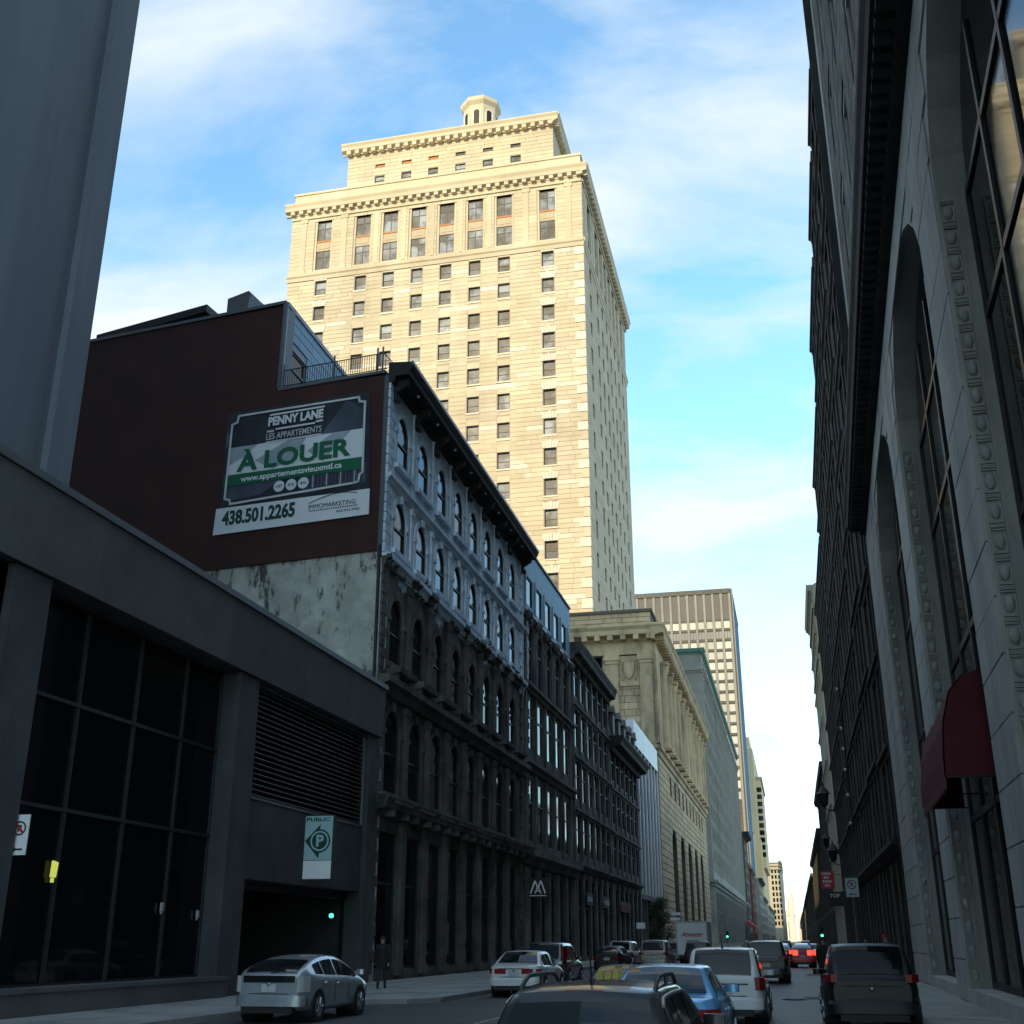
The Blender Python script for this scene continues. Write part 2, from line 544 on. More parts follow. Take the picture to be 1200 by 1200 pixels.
def window_meshes(w, h, ar, style, fm, pm):
    key = (round(w, 2), round(h, 2), round(ar, 2), style, fm, pm)
    if key in _wc:
        return _wc[key]
    fb = min(.09, w * .06) if style != 'tower' else .13
    F = MB()
    ps = []
    sp = h - ar
    F.box(0, fb, 0, .1, 0, sp)
    F.box(w - fb, w, 0, .1, 0, sp)
    F.box(fb, w - fb, 0, .1, 0, fb)
    if ar:
        a, b = arc(0, w, sp, ar), arc(fb, w - fb, sp, ar - fb)
        for i in range(len(a) - 1):
            F.face([(a[i][0], 0, a[i][1]), (a[i + 1][0], 0, a[i + 1][1]), (b[i + 1][0], 0, b[i + 1][1]), (b[i][0], 0, b[i][1])])
            F.face([(b[i][0], 0, b[i][1]), (b[i + 1][0], 0, b[i + 1][1]), (b[i + 1][0], .1, b[i + 1][1]), (b[i][0], .1, b[i][1])])
    else:
        F.box(fb, w - fb, 0, .1, h - fb, h)

    def pane(x0, x1, z0, z1, top=None):
        P = MB()
        if top:
            poly = [(0, 0), (x1 - x0, 0)] + [(x - x0, z - z0) for x, z in reversed(top)]
            P.prism(poly, 'y', 0, .02)
        else:
            P.box(0, x1 - x0, 0, .02, 0, z1 - z0)
        ps.append((P.mesh('pane', pm), x0, .06, z0))
    ct = arc(fb, w - fb, sp, ar - fb) if ar else None
    mid = h * .48
    if style in ('sash', 'tower'):
        F.box(fb, w - fb, -.01, .1, mid - fb * .5, mid + fb * .5)
        pane(fb, w - fb, fb, mid - fb * .5)
        pane(fb, w - fb, mid + fb * .5, h - fb, ct)
    elif style == 'pair':
        F.box(w / 2 - fb * .8, w / 2 + fb * .8, -.01, .1, fb, h - fb)
        tz = h * .66
        F.box(fb, w - fb, -.008, .1, tz - .06, tz + .06)
        for a, b in ((fb, w / 2 - fb * .8), (w / 2 + fb * .8, w - fb)):
            pane(a, b, fb, tz - .06)
            pane(a, b, tz + .06, h - fb)
    elif style == 'tall':
        tz = h * .62
        F.box(fb, w - fb, -.01, .1, tz - .05, tz + .05)
        pane(fb, w - fb, fb, tz - .05)
        pane(fb, w - fb, tz + .05, h - fb, ct)
    else:
        pane(fb, w - fb, fb, h - fb, ct)
    r = (F.mesh('window', fm), ps)
    _wc[key] = r
    return r


def windows(face, ops, depth, style='sash', fm='frame_dark', pm='glass_dark', limit=300, y0=0.0, count=None):
    rest = MB()
    k = count if count is not None else [0]
    for o in ops:
        xa, xb, za, zb = o[:4]
        ar = o[4] if len(o) > 4 else 0
        if k[0] >= limit:
            rest.box(xa, xb, depth - .1, depth - .05, za, zb)
            continue
        k[0] += 1
        fme, ps = window_meshes(xb - xa, zb - za, ar, style, fm, pm)
        f = face.put('window', fme, xa, y0 + depth - .11, za)
        for me, px, py, pz in ps:
            put('pane', me, f, (px, py, pz))
    if rest.f:
        face.put('window_row', rest.mesh('window_row', pm), 0, y0, 0, 'stuff')


def stones(face, x0, x1, z0, z1, h, lmin, lmax, holes, ma, gap=.1, proud=.07, limit=0, name='stone', start=0, rnd=None, y=0.0, pale=None, palep=0.0, order=None):
    """Courses of single blocks, proud of the wall; the first `limit` are objects, the others one joined piece."""
    rg = random.Random(rnd or name)
    rest = MB()
    rest2 = MB()
    um = {}
    cnt = 0
    nrow = int(round((z1 - z0) / h))
    for j in (order(nrow) if order else range(nrow)):
        a, b = z0 + j * h, z0 + (j + 1) * h
        zc = (a + b) / 2
        cuts = []
        for o in holes:
            if o[2] < zc < o[3]:
                xa, xb = o[0], o[1]
                ar = o[4] if len(o) > 4 else 0
                if ar and zc > o[3] - ar:
                    q = max(0, a - (o[3] - ar)) / ar
                    hw = (xb - xa) / 2 * math.sqrt(max(0, 1 - q * q))
                    c = (xa + xb) / 2
                    xa, xb = c - hw - .05, c + hw + .05
                cuts.append((xa, xb))
        cuts.sort()
        seg, p = [], x0
        for xa, xb in cuts:
            if xa - p > .3:
                seg.append((p, xa))
            p = max(p, xb)
        if x1 - p > .3:
            seg.append((p, x1))
        for s0, s1 in seg:
            L = s1 - s0
            n = max(1, int(round(L / rg.uniform(lmin, lmax))))
            e = [s0 + L * i / n for i in range(n + 1)]
            for i in range(1, n):
                e[i] += rg.uniform(-.22, .22) * L / n
            for i in range(n):
                l = e[i + 1] - e[i] - gap
                isp = pale and rg.random() < palep
                if cnt < limit:
                    mm = pale if isp else ma
                    if mm not in um:
                        q = MB()
                        q.box(0, 1, -proud, .02, 0, h - gap)
                        um[mm] = q.mesh(name, mm)
                    face.put(name, um[mm], e[i] + gap / 2, y - rg.uniform(0, .015), a + gap / 2, None, l)
                    cnt += 1
                else:
                    (rest2 if isp else rest).box(e[i] + gap / 2, e[i + 1] - gap / 2, y - proud - rg.uniform(0, .015), y + .02, a + gap / 2, b - gap / 2)
    if rest.f:
        face.put(name + 'work', rest.mesh(name + 'work', ma), kind='stuff')
    if rest2.f:
        face.put(name + 'work', rest2.mesh(name + 'work', pale), kind='stuff')


def cornice(face, x0, x1, z, prof, ma, name='cornice', y=0.0, ext=0.0):
    """prof: list of (projection, z offset) going round; swept along the face."""
    mb = MB()
    mb.prism([(-p, z + q) for p, q in prof], 'x', x0 - ext, x1 + ext)
    return face.put(name, mb.mesh(name, ma), 0, y, 0)


def band(face, x0, x1, z0, z1, pr, ma, name='band', y=0.0):
    mb = MB()
    mb.box(x0, x1, -pr, .02, z0, z1)
    return face.put(name, mb.mesh(name, ma), 0, y, 0)


BIGC = lambda p, h: [(-.02, 0), (p * .25, 0), (p * .35, h * .25), (p * .8, h * .35), (p * .85, h * .6), (p, h * .85), (p, h), (-.02, h)]
SMALLC = lambda p, h: [(-.02, 0), (p * .4, 0), (p * .55, h * .45), (p, h * .6), (p, h), (-.02, h)]


def body(root, boxes, ma, name='core'):
    mb = MB()
    for b in boxes:
        mb.box(*b)
    return put(name, mb.mesh(name, ma), root)


def row(n, first, pitch, w):
    return [(first + i * pitch - w / 2, first + i * pitch + w / 2) for i in range(n)]


_tm = {}


def text_mesh(s, width, height, ma, bold=0.0, shear=0.0, name='lettering', depth=.01):
    cu = bpy.data.curves.new('t', 'FONT')
    cu.body = s
    cu.size = 1
    cu.offset = bold
    cu.shear = shear
    cu.extrude = .01
    cu.resolution_u = 3
    ob = bpy.data.objects.new('t', cu)
    COL.objects.link(ob)
    dg = bpy.context.evaluated_depsgraph_get()
    me = bpy.data.meshes.new_from_object(ob.evaluated_get(dg))
    bpy.data.objects.remove(ob)
    xs = [v.co.x for v in me.vertices]
    ys = [v.co.y for v in me.vertices]
    a, b, c, d = min(xs), max(xs), min(ys), max(ys)
    for v in me.vertices:
        x, y, z = v.co
        v.co = ((x - a) / (b - a) * width, -z / .01 * depth / 2, (y - c) / (d - c) * height)
    me.materials.clear()
    me.materials.append(M[ma])
    me.name = name
    return me


# ------------------------------------------------------------------ ground, road, pavements
def sheet(name, poly, z, ma, th=None):
    mb = MB()
    if th:
        mb.prism(poly, 'z', z, z + th)
    else:
        mb.face([(x, y, z) for x, y in poly])
    o = put(name, mb.mesh(name, ma))
    o['kind'] = 'structure'
    return o


sheet('ground', [(-3000, -400), (3000, -400), (3000, 4500), (-3000, 4500)], -.02, 'ground')
sheet('road', [(-17.4, -80), (2.6, -80), (2.6, 1800), (-17.4, 1800)], 0.0, 'asphalt')
lp = [(-17.45, -80), (-13.5, -80), (-13.5, 33.2), (-13.0, 34.2), (-11.3, 34.9), (-10.75, 36), (-10.75, 45), (-12.8, 54), (-13.4, 62), (-13.4, 1700), (-17.45, 1700)]
sheet('pavement', lp, 0.0, 'pavement', .13)
kp = lp[1:-1]
kb = MB()
for (xa, ya), (xb, yb) in zip(kp[:-1], kp[1:]):
    d = Vector((xb - xa, yb - ya, 0)).normalized()
    n = Vector((d.y, -d.x, 0))
    L = (Vector((xb, yb, 0)) - Vector((xa, ya, 0))).length
    p, q = Vector((xa, ya, 0)), Vector((xb, yb, 0))
    vs = [p, q, q + n * .16, p + n * .16]
    kb.idx([(v.x, v.y, .001) for v in vs] + [(v.x, v.y, .137) for v in vs], [(4, 5, 6, 7), (0, 1, 5, 4), (1, 2, 6, 5), (2, 3, 7, 6), (3, 0, 4, 7)])
k = put('kerb', kb.mesh('kerb', 'kerb'))
k['kind'] = 'structure'
sheet('pavement', [(2.6, -80), (4.6, -80), (4.2, 22), (5.2, 58), (5.0, 60), (5.0, 1700), (2.6, 1700)], 0.0, 'pavement', .13)
kb = MB()
kb.box(2.44, 2.6, -80, 1700, .001, .137)
k = put('kerb', kb.mesh('kerb', 'kerb'))
k['kind'] = 'structure'
# pavement joints on the left pavement: flags as recessed seams
fl = MB()
for j in range(40):
    y = 34 + j * 1.55
    fl.box(-17.3, -13.5, y, y + .03, .129, .1335)
for x in (-16.2, -14.9):
    fl.box(x, x + .03, 34, 96, .129, .1336)
o = put('pavement_joints', fl.mesh('pavement_joints', 'dark_stone'))
o['kind'] = 'structure'

# worn lane dashes, patches and manhole covers
rg = random.Random(11)
dm_ = MB()
for i in range(40):
    y = 12 + i * 7.5
    for x in (-3.55, -7.2):
        for k in range(6):
            if rg.random() < .75:
                dm_.box(x + rg.uniform(0, .02), x + .11, y + k * .5, y + k * .5 + rg.uniform(.3, .48), .003, .005)
o = put('lane_marking', dm_.mesh('lane_marking', 'paint'))
o['kind'] = 'structure'
pt_ = MB()
for i in range(16):
    x, y = rg.uniform(-12, 2), rg.uniform(20, 120)
    a, b = rg.uniform(.5, 1.4), rg.uniform(1.2, 5)
    pt_.face([(x, y, .004 + i * .0006), (x + a, y + rg.uniform(-.2, .2), .004 + i * .0006), (x + a + rg.uniform(-.2, .2), y + b, .004 + i * .0006), (x, y + b, .004 + i * .0006)])
o = put('road_patch', pt_.mesh('road_patch', 'patch'))
o['kind'] = 'structure'
mh = MB()
mh.cyl((0, 0, .001), (0, 0, .016), .38, n=24, sm=False)
for k in range(-3, 4):
    mh.box(-.3, .3, k * .09 - .02, k * .09 + .02, .016, .022)
mhm = mh.mesh('manhole_cover', 'metal_dark')
for i, (x, y, lb) in enumerate(((-5.4, 31, 'round iron manhole cover in the road left of the white wagon'), (-6.2, 47, 'round iron manhole cover in the road right of the white sedan'), (-.2, 40, 'round iron manhole cover in the road beyond the parked black utility'))):
    o = put('manhole_cover', mhm, None, (x, y, .012))
    o['label'] = lb
    o['category'] = 'manhole cover'
    o['group'] = 'manhole covers in the road'

# ------------------------------------------------------------------ stone tower
tw = thing('stone_tower', 'tall sunlit cream limestone office tower with stepped top and small octagonal lantern', 'building', (-87.7, 181, 0))
TF = Face(tw, 0, 0, 0)
TW = 59.2
TS = Face(tw, TW, 0, R(90))
TD = 60.0
TC = [7.0, 15.25, 20.95, 26.75, 32.5, 38.27, 44.0, 52.45]
rows = [121.5 - 5.76 * i for i in range(13)]
ops = [(c - 1.12, c + 1.12, z - 1.62, z + 1.62) for z in rows for c in TC]
upF = [(c - 1.95, c + 1.95, 125.5, 137.3) for c in TC]
mb = MB()
wall(mb, 0, TW, 40, 139.5, ops + upF, .55)
TF.put('wall', mb.mesh('wall', 'limestone_joint'))
cnt = [0]
windows(TF, ops, .5, 'tower', 'frame_dark', 'glass_tower', 300, count=cnt)
SC = [7.8, 16.8, 22.7, 28.5, 34.3, 40.1, 46.0, 52.6]
opsS = [(c - 1.0, c + 1.0, z - 1.62, z + 1.62) for z in rows for c in SC]
upS = [(c - 1.8, c + 1.8, 125.5, 137.3) for c in SC]
mb = MB()
wall(mb, 0, TD, 40, 139.5, opsS + upS, .55)
TS.put('wall', mb.mesh('wall', 'limestone_joint'))
windows(TS, opsS, .5, 'tower', 'frame_dark', 'glass_dark', 300, count=cnt)
body(tw, [(.7, TW - .7, .7, TD, 0, 139.3)], 'black')

# tall upper windows: two-storey bays
def upper(face, list_, glass):
    fme, ps = window_meshes(3.0, 4.3, 0, 'pair', 'frame_dark', glass)
    sp = MB()
    sp.box(0, 3.0, 0, .2, 0, 2.35)
    sp.box(.35, 2.65, -.06, 0, .5, 1.75)
    spm = sp.mesh('spandrel', 'spandrel_tan')
    so_ = MB()
    so_.box(0, 3.0, -.1, .2, 0, .35)
    som = so_.mesh('sill', 'orange_panel')
    jb = MB()
    for x in (-.48, 3.02):
        jb.box(x, x + .46, .12, .5, -.3, 11.4)
    jb.box(-.48, 3.48, .12, .5, 11.4, 11.75)
    jb.box(-.48, 3.48, .12, .5, -.38, -.02)
    jm = jb.mesh('surround', 'limestone')
    for a, b, z0, z1 in list_:
        x = (a + b) / 2 - 1.5
        face.put('surround', jm, x, 0, z0 + .4)
        for z in (z0 + .4, z0 + 7.05):
            f = face.put('window', fme, x, .38, z)
            for me, px, py, pz in ps:
                put('pane', me, f, (px, py, pz))
        face.put('spandrel', spm, x, .3, z0 + 4.7)
        face.put('sill', som, x, .3, z0 + 6.72)


upper(TF, upF, 'glass_tower')
upper(TS, upS, 'glass_dark')
low = lambda n: list(range(n - 1, -1, -1))
holes = [(a - .12, b + .12, c - .1, d + 1.35) for a, b, c, d in ops]
near_first = lambda n: sorted(range(n), key=lambda j: abs(j - n * .45))
stones(TF, 46.4, TW, 51.4, 123.4, .9, 2.6, 4.2, holes, 'limestone', .085, .05, 300, 'stone', rnd='a', pale='limestone_pale', palep=.07, order=near_first)
stones(TF, 0, 12.8, 51.4, 123.4, .9, 2.6, 4.2, holes, 'limestone', .085, .05, 0, 'stone', rnd='b', pale='limestone_pale', palep=.06)
stones(TF, 12.8, 46.4, 51.4, 123.4, .9, 4, 7, holes, 'limestone', .03, .012, 0, 'ashlar', rnd='c', pale='limestone_pale', palep=.04)
stones(TF, 0, TW, 125.4, 139.2, .9, 2.6, 4.2, [(a - .05, b + .05, c, d) for a, b, c, d in upF], 'limestone', .05, .03, 0, 'stone', rnd='d')
hS = [(a - .05, b + .05, c - .05, d + .05) for a, b, c, d in opsS]
stones(TS, 0, TD, 41, 123.4, .9, 5, 9, hS, 'limestone', .10, .05, 0, 'stone', rnd='e')
stones(TS, 0, TD, 125.4, 139.2, .9, 5, 9, [(a - .05, b + .05, c, d) for a, b, c, d in upS], 'limestone', .12, .05, 0, 'stone', rnd='f')
# voussoir lintels
lm = MB()
for i in range(5):
    a, b = -1.25 + i * .5, -1.25 + (i + 1) * .5
    t = .28
    k_ = lambda x: x * (1 + t)
    lm.prism([(a + .03, 0), (b - .03, 0), (k_(b) - .03, 1.25 + (.2 if i == 2 else 0)), (k_(a) + .03, 1.25 + (.2 if i == 2 else 0))], 'y', -.14, .02)
lme = lm.mesh('lintel', 'limestone_pale')
lm2 = MB()
lm2.box(-1.2, 1.2, -.05, .02, .02, 1.2)
lme2 = lm2.mesh('lintel', 'limestone')
for a, b, c, d in ops:
    cx = (a + b) / 2
    TF.put('lintel', lme if cx in TC[:1] + TC[-1:] else lme2, cx, 0, d + .02)
sl = MB()
sl.box(-1.3, 1.3, -.16, .05, -.28, 0)
slm = sl.mesh('sill', 'limestone_pale')
for a, b, c, d in ops:
    TF.put('sill', slm, (a + b) / 2, 0, c)
# quoins
qa, qb = MB(), MB()
qa.box(-1.7, .12, -.14, .02, .05, 1.7)
qa.box(0, .12, .02, 1.1, .05, 1.7)
qb.box(-1.0, .12, -.14, .02, .05, 1.7)
qb.box(0, .12, .02, 1.9, .05, 1.7)
qa, qb = qa.mesh('quoin', 'limestone_pale'), qb.mesh('quoin', 'limestone')
for i in range(40):
    TF.put('quoin', qa if i % 2 else qb, TW, 0, 51.4 + i * 1.8)
# belts, pilaster strips, entablature
for F_, L in ((TF, TW), (TS, TD)):
    cornice(F_, 0, L, 123.5, SMALLC(.45, 1.7), 'limestone', 'belt', ext=.2)
    pm_ = MB()
    pm_.box(-.55, .55, -.16, .02, 126, 137.6)
    pm_.box(-.75, .75, -.22, .02, 125.3, 126)
    pm_.box(-.75, .75, -.24, .02, 137.0, 137.8)
    pme = pm_.mesh('pilaster', 'limestone')
    for x in ([2.7, 11.3, 48.3, 56.6] if F_ is TF else [3.0, 12.4, 49.4, 57]):
        F_.put('pilaster', pme, x, 0, 0)
    ps_ = MB()
    ps_.box(-.4, .4, -.12, .02, 125.6, 137.4)
    psm = ps_.mesh('pilaster', 'limestone')
    cc = TC if F_ is TF else SC
    for i in range(1, 6):
        F_.put('pilaster', psm, (cc[i] + cc[i + 1]) / 2, 0, 0)
    band(F_, 0, L, 137.85, 138.8, .3, 'limestone', 'frieze')
    cornice(F_, 0, L, 138.8, [(-.02, 0), (.4, 0), (.4, .55), (1.15, .75), (1.2, 1.5), (1.45, 2.1), (1.45, 2.4), (-.02, 2.6)], 'limestone', 'cornice', ext=1.2)
    bk = MB()
    bk.box(-.42, .42, -1.1, -.3, 138.75, 139.5)
    bkm = bk.mesh('bracket', 'limestone')
    nb = int(L / 1.75)
    for i in range(nb + 1):
        F_.put('bracket', bkm, .4 + i * (L - .8) / nb, 0, 0)
mb = MB()
mb.box(.2, TW - .2, .2, TD - .2, 140.5, 144.0)
mb.box(0, TW, 0, TD, 144.0, 144.5)
put('parapet', mb.mesh('parapet', 'limestone'), tw)
# set-back penthouse
PX0, PX1, PY0, PY1 = 9.6, 53.1, 4.0, 24
PF = Face(tw, PX0, PY0, 0)
PS = Face(tw, PX1, PY0, R(90))
pw = PX1 - PX0
pc = [7.1 + 5.74 * i for i in range(6)]
pops = [(c - 1.05, c + 1.05, 147.2, 149.25) for c in pc]
vops = [(c - 1.05, c + 1.05, 150.9, 152.3) for c in pc]
mb = MB()
wall(mb, 0, pw, 143, 155.6, pops + vops, .4)
PF.put('wall', mb.mesh('wall', 'limestone_joint'))
windows(PF, pops, .38, 'sash', 'frame_dark', 'glass_tower', 999)
vm = [MB(), MB()]
for v_ in vm:
    v_.box(0, 2.1, 0, .05, 0, 1.4)
    v_.box(0, .08, -.05, 0, 0, 1.4)
    v_.box(2.02, 2.1, -.05, 0, 0, 1.4)
vm = [vm[0].mesh('vent_panel', 'orange_panel'), vm[1].mesh('vent_panel', 'modern_dark')]
for i, o_ in enumerate(vops):
    PF.put('vent_panel', vm[0 if i < 3 else 1], o_[0], .25, o_[2])
stones(PF, 0, pw, 144, 155.2, .9, 3, 5, [(a, b, c, d) for a, b, c, d in pops + vops], 'limestone', .07, .05, 0, 'stone', rnd='g')
mb = MB()
wall(mb, 0, PY1 - PY0, 143, 155.6, [], .4)
PS.put('wall', mb.mesh('wall', 'limestone'))
body(tw, [(PX0 + .5, PX1 - .05, PY0 + .6, PY1, 143, 155.5)], 'limestone')
for F_, L in ((PF, pw), (PS, PY1 - PY0)):
    cornice(F_, 0, L, 155.2, [(-.02, 0), (.3, 0), (.3, .3), (1.15, .7), (1.2, 1.4), (1.5, 1.9), (1.5, 2.2), (-.02, 2.4)], 'limestone', 'cornice', ext=1.2)
    bk = MB()
    bk.box(-.45, .45, -1.15, .0, 154.9, 155.8)
    bkm = bk.mesh('bracket', 'limestone')
    nb = int(L / 1.75)
    for i in range(nb + 1):
        F_.put('bracket', bkm, .4 + i * (L - .8) / nb, 0, 0)
mb = MB()
mb.box(PX0 - .5, PX1 + .5, PY0 - .5, PY1, 157.4, 158.2)
put('roof', mb.mesh('roof', 'limestone'), tw)
# octagonal lantern
lx, ly = 35.4, 14
mb = MB()
mb.lathe(lx, ly, [(4.4, 158), (4.4, 162), (3.75, 162.3), (3.75, 169.5)], 8, 0, False, R(22.5))
lan = put('lantern', mb.mesh('lantern', 'limestone'), tw)
mb = MB()
mb.lathe(lx, ly, [(3.75, 169.2), (4.4, 170.0), (4.45, 170.9), (4.1, 171.1), (0.2, 172.5), (0, 172.6)], 8, 0, False, R(22.5))
put('lantern_roof', mb.mesh('lantern_roof', 'limestone'), lan)
ao = MB()
poly = [(-.62, 0), (.62, 0)] + [(x, z) for x, z in reversed(arc(-.62, .62, 3.9, .62))]
ao.prism(poly, 'y', -.02, .25, 0)
aom = ao.mesh('arched_opening', 'black')
ah = MB()
o_, i_ = arc(-.95, .95, 3.9, .95), arc(-.62, .62, 3.9, .62)
for q in range(12):
    ah.face([(o_[q][0], -.08, o_[q][1]), (o_[q + 1][0], -.08, o_[q + 1][1]), (i_[q + 1][0], -.08, i_[q + 1][1]), (i_[q][0], -.08, i_[q][1])])
ah.box(-.95, -.62, -.08, .1, 0, 3.9)
ah.box(.62, .95, -.08, .1, 0, 3.9)
ahm = ah.mesh('arch_trim', 'limestone_pale')
apo = 3.75 * math.cos(R(22.5))
for q in range(8):
    th = R(45 * q)
    put('arched_opening', aom, lan, (lx + math.sin(th) * (apo + .03), ly - math.cos(th) * (apo + .03), 163.3), th)
    put('arch_trim', ahm, lan, (lx + math.sin(th) * (apo + .03), ly - math.cos(th) * (apo + .03), 163.3), th)

# ------------------------------------------------------------------ bank with columns
bk_ = thing('columned_bank', 'brown stone bank with crest, heavy cornice and row of tall columns, below the cream tower', 'building', (-46, 170, 0))
BF = Face(bk_, 0, 0, 0)
BW = 28.3
BS = Face(bk_, BW, 0, R(90))
BL = 97.0
wins = [(BW - 10.3 - i * 5.6, BW - 7.75 - i * 5.6, 37.6, 42.2) for i in range(3)]
mb = MB()
wall(mb, 0, BW, 0, 43.2, wins, .6)
BF.put('wall', mb.mesh('wall', 'bank_joint'))
windows(BF, wins, .55, 'pair', 'frame_dark', 'glass_dark')
sq = [(16.2 + 7.4 * i, 19.0 + 7.4 * i, 23.5, 26.4) for i in range(10)]
ar_ = [(16.2 + 14.5 * i, 24.2 + 14.5 * i, 2.0, 18.4, 4.0) for i in range(5)]
hiw = [(8.7 + 7.4 * i, 11.9 + 7.4 * i, 31.0, 40.5) for i in range(11)]
mb = MB()
wall(mb, 0, BL, 0, 43.2, sq + ar_ + hiw, .9)
BS.put('wall', mb.mesh('wall', 'bank_joint'))
windows(BS, sq, .7, 'single', 'frame_dark', 'glass_dark')
windows(BS, ar_, .8, 'tall', 'frame_dark', 'glass_dark')
windows(BS, hiw, .8, 'tall', 'frame_dark', 'glass_dark')
body(bk_, [(1, BW - 1, 1, BL, 0, 43)], 'black')
stones(BF, 0, BW, 29.0, 42.4, 1.02, 1.8, 3.0, wins, 'bank_stone', .07, .06, 120, 'stone', rnd='h', order=low)
stones(BF, 0, BW, 14, 28, 1.0, 2.2, 3.4, [], 'bank_stone', .10, .1, 0, 'stone', rnd='h2')
stones(BS, 0, BL, 0.2, 27.2, 1.0, 2.4, 4.0, sq + ar_, 'bank_stone', .12, .12, 180, 'stone', rnd='i', order=low)
stones(BS, 0, BL, 29, 42.4, 1.02, 3.0, 5.0, hiw, 'bank_stone', .06, .05, 0, 'stone', rnd='j')
for F_, L in ((BF, BW), (BS, BL)):
    cornice(F_, 0, L, 27.3, SMALLC(.7, 1.4), 'bank_stone', 'belt', ext=.3)
    band(F_, 0, L, 42.4, 44.4, .35, 'bank_stone', 'architrave')
    cornice(F_, 0, L, 44.3, [(-.02, 0), (.5, 0), (.6, .6), (1.7, .9), (1.75, 1.6), (2.1, 2.1), (2.1, 2.35), (-.02, 2.6)], 'bank_stone', 'cornice', ext=1.9)
    bk = MB()
    bk.box(-.4, .4, -1.65, -.4, 44.45, 45.3)
    bkm = bk.mesh('bracket', 'bank_stone')
    nb = int(L / 1.9)
    for i in range(nb + 1):
        F_.put('bracket', bkm, .3 + i * (L - .6) / nb, 0, 0)
PFc = Face(bk_, 0, 0, 0)
mb = MB()
mb.box(0, BW - .1, .1, BL, 46.6, 49.0)
mb.box(0, BW + .15, -.15, BL, 49.0, 49.5)
put('parapet', mb.mesh('parapet', 'bank_joint'), bk_)
stones(Face(bk_, 0, .1, 0), 0, BW - .1, 46.8, 49.0, .73, 2.5, 4, [], 'bank_stone', .08, .06, 24, 'stone', rnd='k')
# pilasters of the front
pm_ = MB()
pm_.box(-.9, .9, -.45, .02, 29.2, 41.2)
pm_.box(-1.1, 1.1, -.6, .02, 28.6, 29.4)
pm_.box(-1.05, 1.05, -.55, .02, 41.0, 41.5)
pm_.box(-1.2, 1.2, -.7, .02, 41.5, 42.3)
pme = pm_.mesh('pilaster', 'bank_stone')
for x in (BW - 1.1, BW - 6.2, BW - 11.9, BW - 17.6):
    BF.put('pilaster', pme, x)
# crest panel
mb = MB()
mb.box(-1.5, 1.5, -.12, .02, 38.0, 42.2)
mb.box(-1.5, 1.5, -.25, .02, 37.6, 38.0)
BF.put('crest_panel', mb.mesh('crest_panel', 'bank_stone'), BW - 3.65)
mb = MB()
sh = [(-.75, 41.2), (.75, 41.2), (.8, 40.0), (.5, 39.1), (0, 38.6), (-.5, 39.1), (-.8, 40.0)]
mb.prism(sh, 'y', -.36, -.1)
for i in range(9):
    for s_ in (-1, 1):
        t = i / 8
        x = s_ * (.9 + .25 * math.sin(t * 3.1))
        z = 38.6 + t * 2.7
        mb.lathe(x, -.16, [(0, z - .2), (.2, z - .08), (.22, z + .1), (0, z + .22)], 6)
mb.prism([(-.5, 41.25), (-.3, 41.9), (0, 41.55), (.3, 41.9), (.5, 41.25)], 'y', -.34, -.1)
BF.put('crest', mb.mesh('crest', 'bank_stone'), BW - 3.65)
# columns
cm = MB()
cm.lathe(0, -.45, [(1.15, 29.0), (1.15, 29.5), (.95, 29.9), (.95, 30.2), (.88, 40.4), (.98, 40.6), (1.2, 41.4), (1.25, 42.3)], 14)
cm.box(-1.2, 1.2, -1.65, .05, 28.7, 29.1)
cm.box(-1.25, 1.25, -1.7, .05, 41.9, 42.4)
cme = cm.mesh('column', 'bank_stone')
for i in range(12):
    BS.put('column', cme, 6.9 + 7.4 * i)
pm_ = MB()
pm_.box(-1.1, 1.1, -.5, .02, 29, 42.3)
pme = pm_.mesh('pilaster', 'bank_stone')
for x in (1.2, 3.9, BL - 4, BL - 1.2):
    BS.put('pilaster', pme, x)

# ------------------------------------------------------------------ grey office beyond the bank
go = thing('grey_office', 'long grey stone office with vertical piers and green copper cornice, beyond the columned bank', 'building', (-47, 283, 0))
GF = Face(go, 0, 0, 0)
GW = 29.5
GS = Face(go, GW, 0, R(90))
GL = 185.0
GH = 69.0
mb = MB()
wall(mb, 0, GW, 0, GH, [], .3)
GF.put('wall', mb.mesh('wall', 'grey_stone'))
gb = row(38, 4.2, 4.75, 3.2)
gops = [(a, b, 19 + 5.1 * j, 22.4 + 5.1 * j) for j in range(9) for a, b in gb] + [(a, b, 66, 67.6) for a, b in gb]
gl_ = [(a - .3, b + .3, 1.0, 12.6) for a, b in gb]
gops.sort(key=lambda o: o[0])
mb = MB()
wall(mb, 0, GL, 0, GH, gops + gl_, .7)
GS.put('wall', mb.mesh('wall', 'grey_stone'))
windows(GS, gl_, .13, 'tall', 'frame_dark', 'glass_dark', 60, y0=-.06)
windows(GS, gops, .13, 'sash', 'frame_dark', 'glass_soft', 240, y0=-.06)
body(go, [(1, GW - 1, 1, GL, 0, GH - 1)], 'black')
pm_ = MB()
pm_.box(-.6, .6, -.17, .02, 17, 64)
pme = pm_.mesh('pier', 'grey_stone')
pm_ = MB()
pm_.box(-.5, .5, -.13, .02, .1, 13.4)
pme2 = pm_.mesh('pier', 'grey_stone')
for i in range(39):
    GS.put('pier', pme, 1.85 + 4.75 * i)
    GS.put('pier', pme2, 1.85 + 4.75 * i)
for F_, L in ((GF, GW), (GS, GL)):
    cornice(F_, 0, L, 13.6, SMALLC(.9, 1.4), 'grey_stone', 'belt', ext=.3)
    cornice(F_, 0, L, 64, SMALLC(.6, 1.0), 'grey_stone', 'belt', ext=.3)
    cornice(F_, 0, L, GH - .2, BIGC(.8, 1.3), 'copper', 'cornice', ext=1.0)
mb = MB()
mb.box(8, 20, 6, 20, GH + 1, GH + 6)
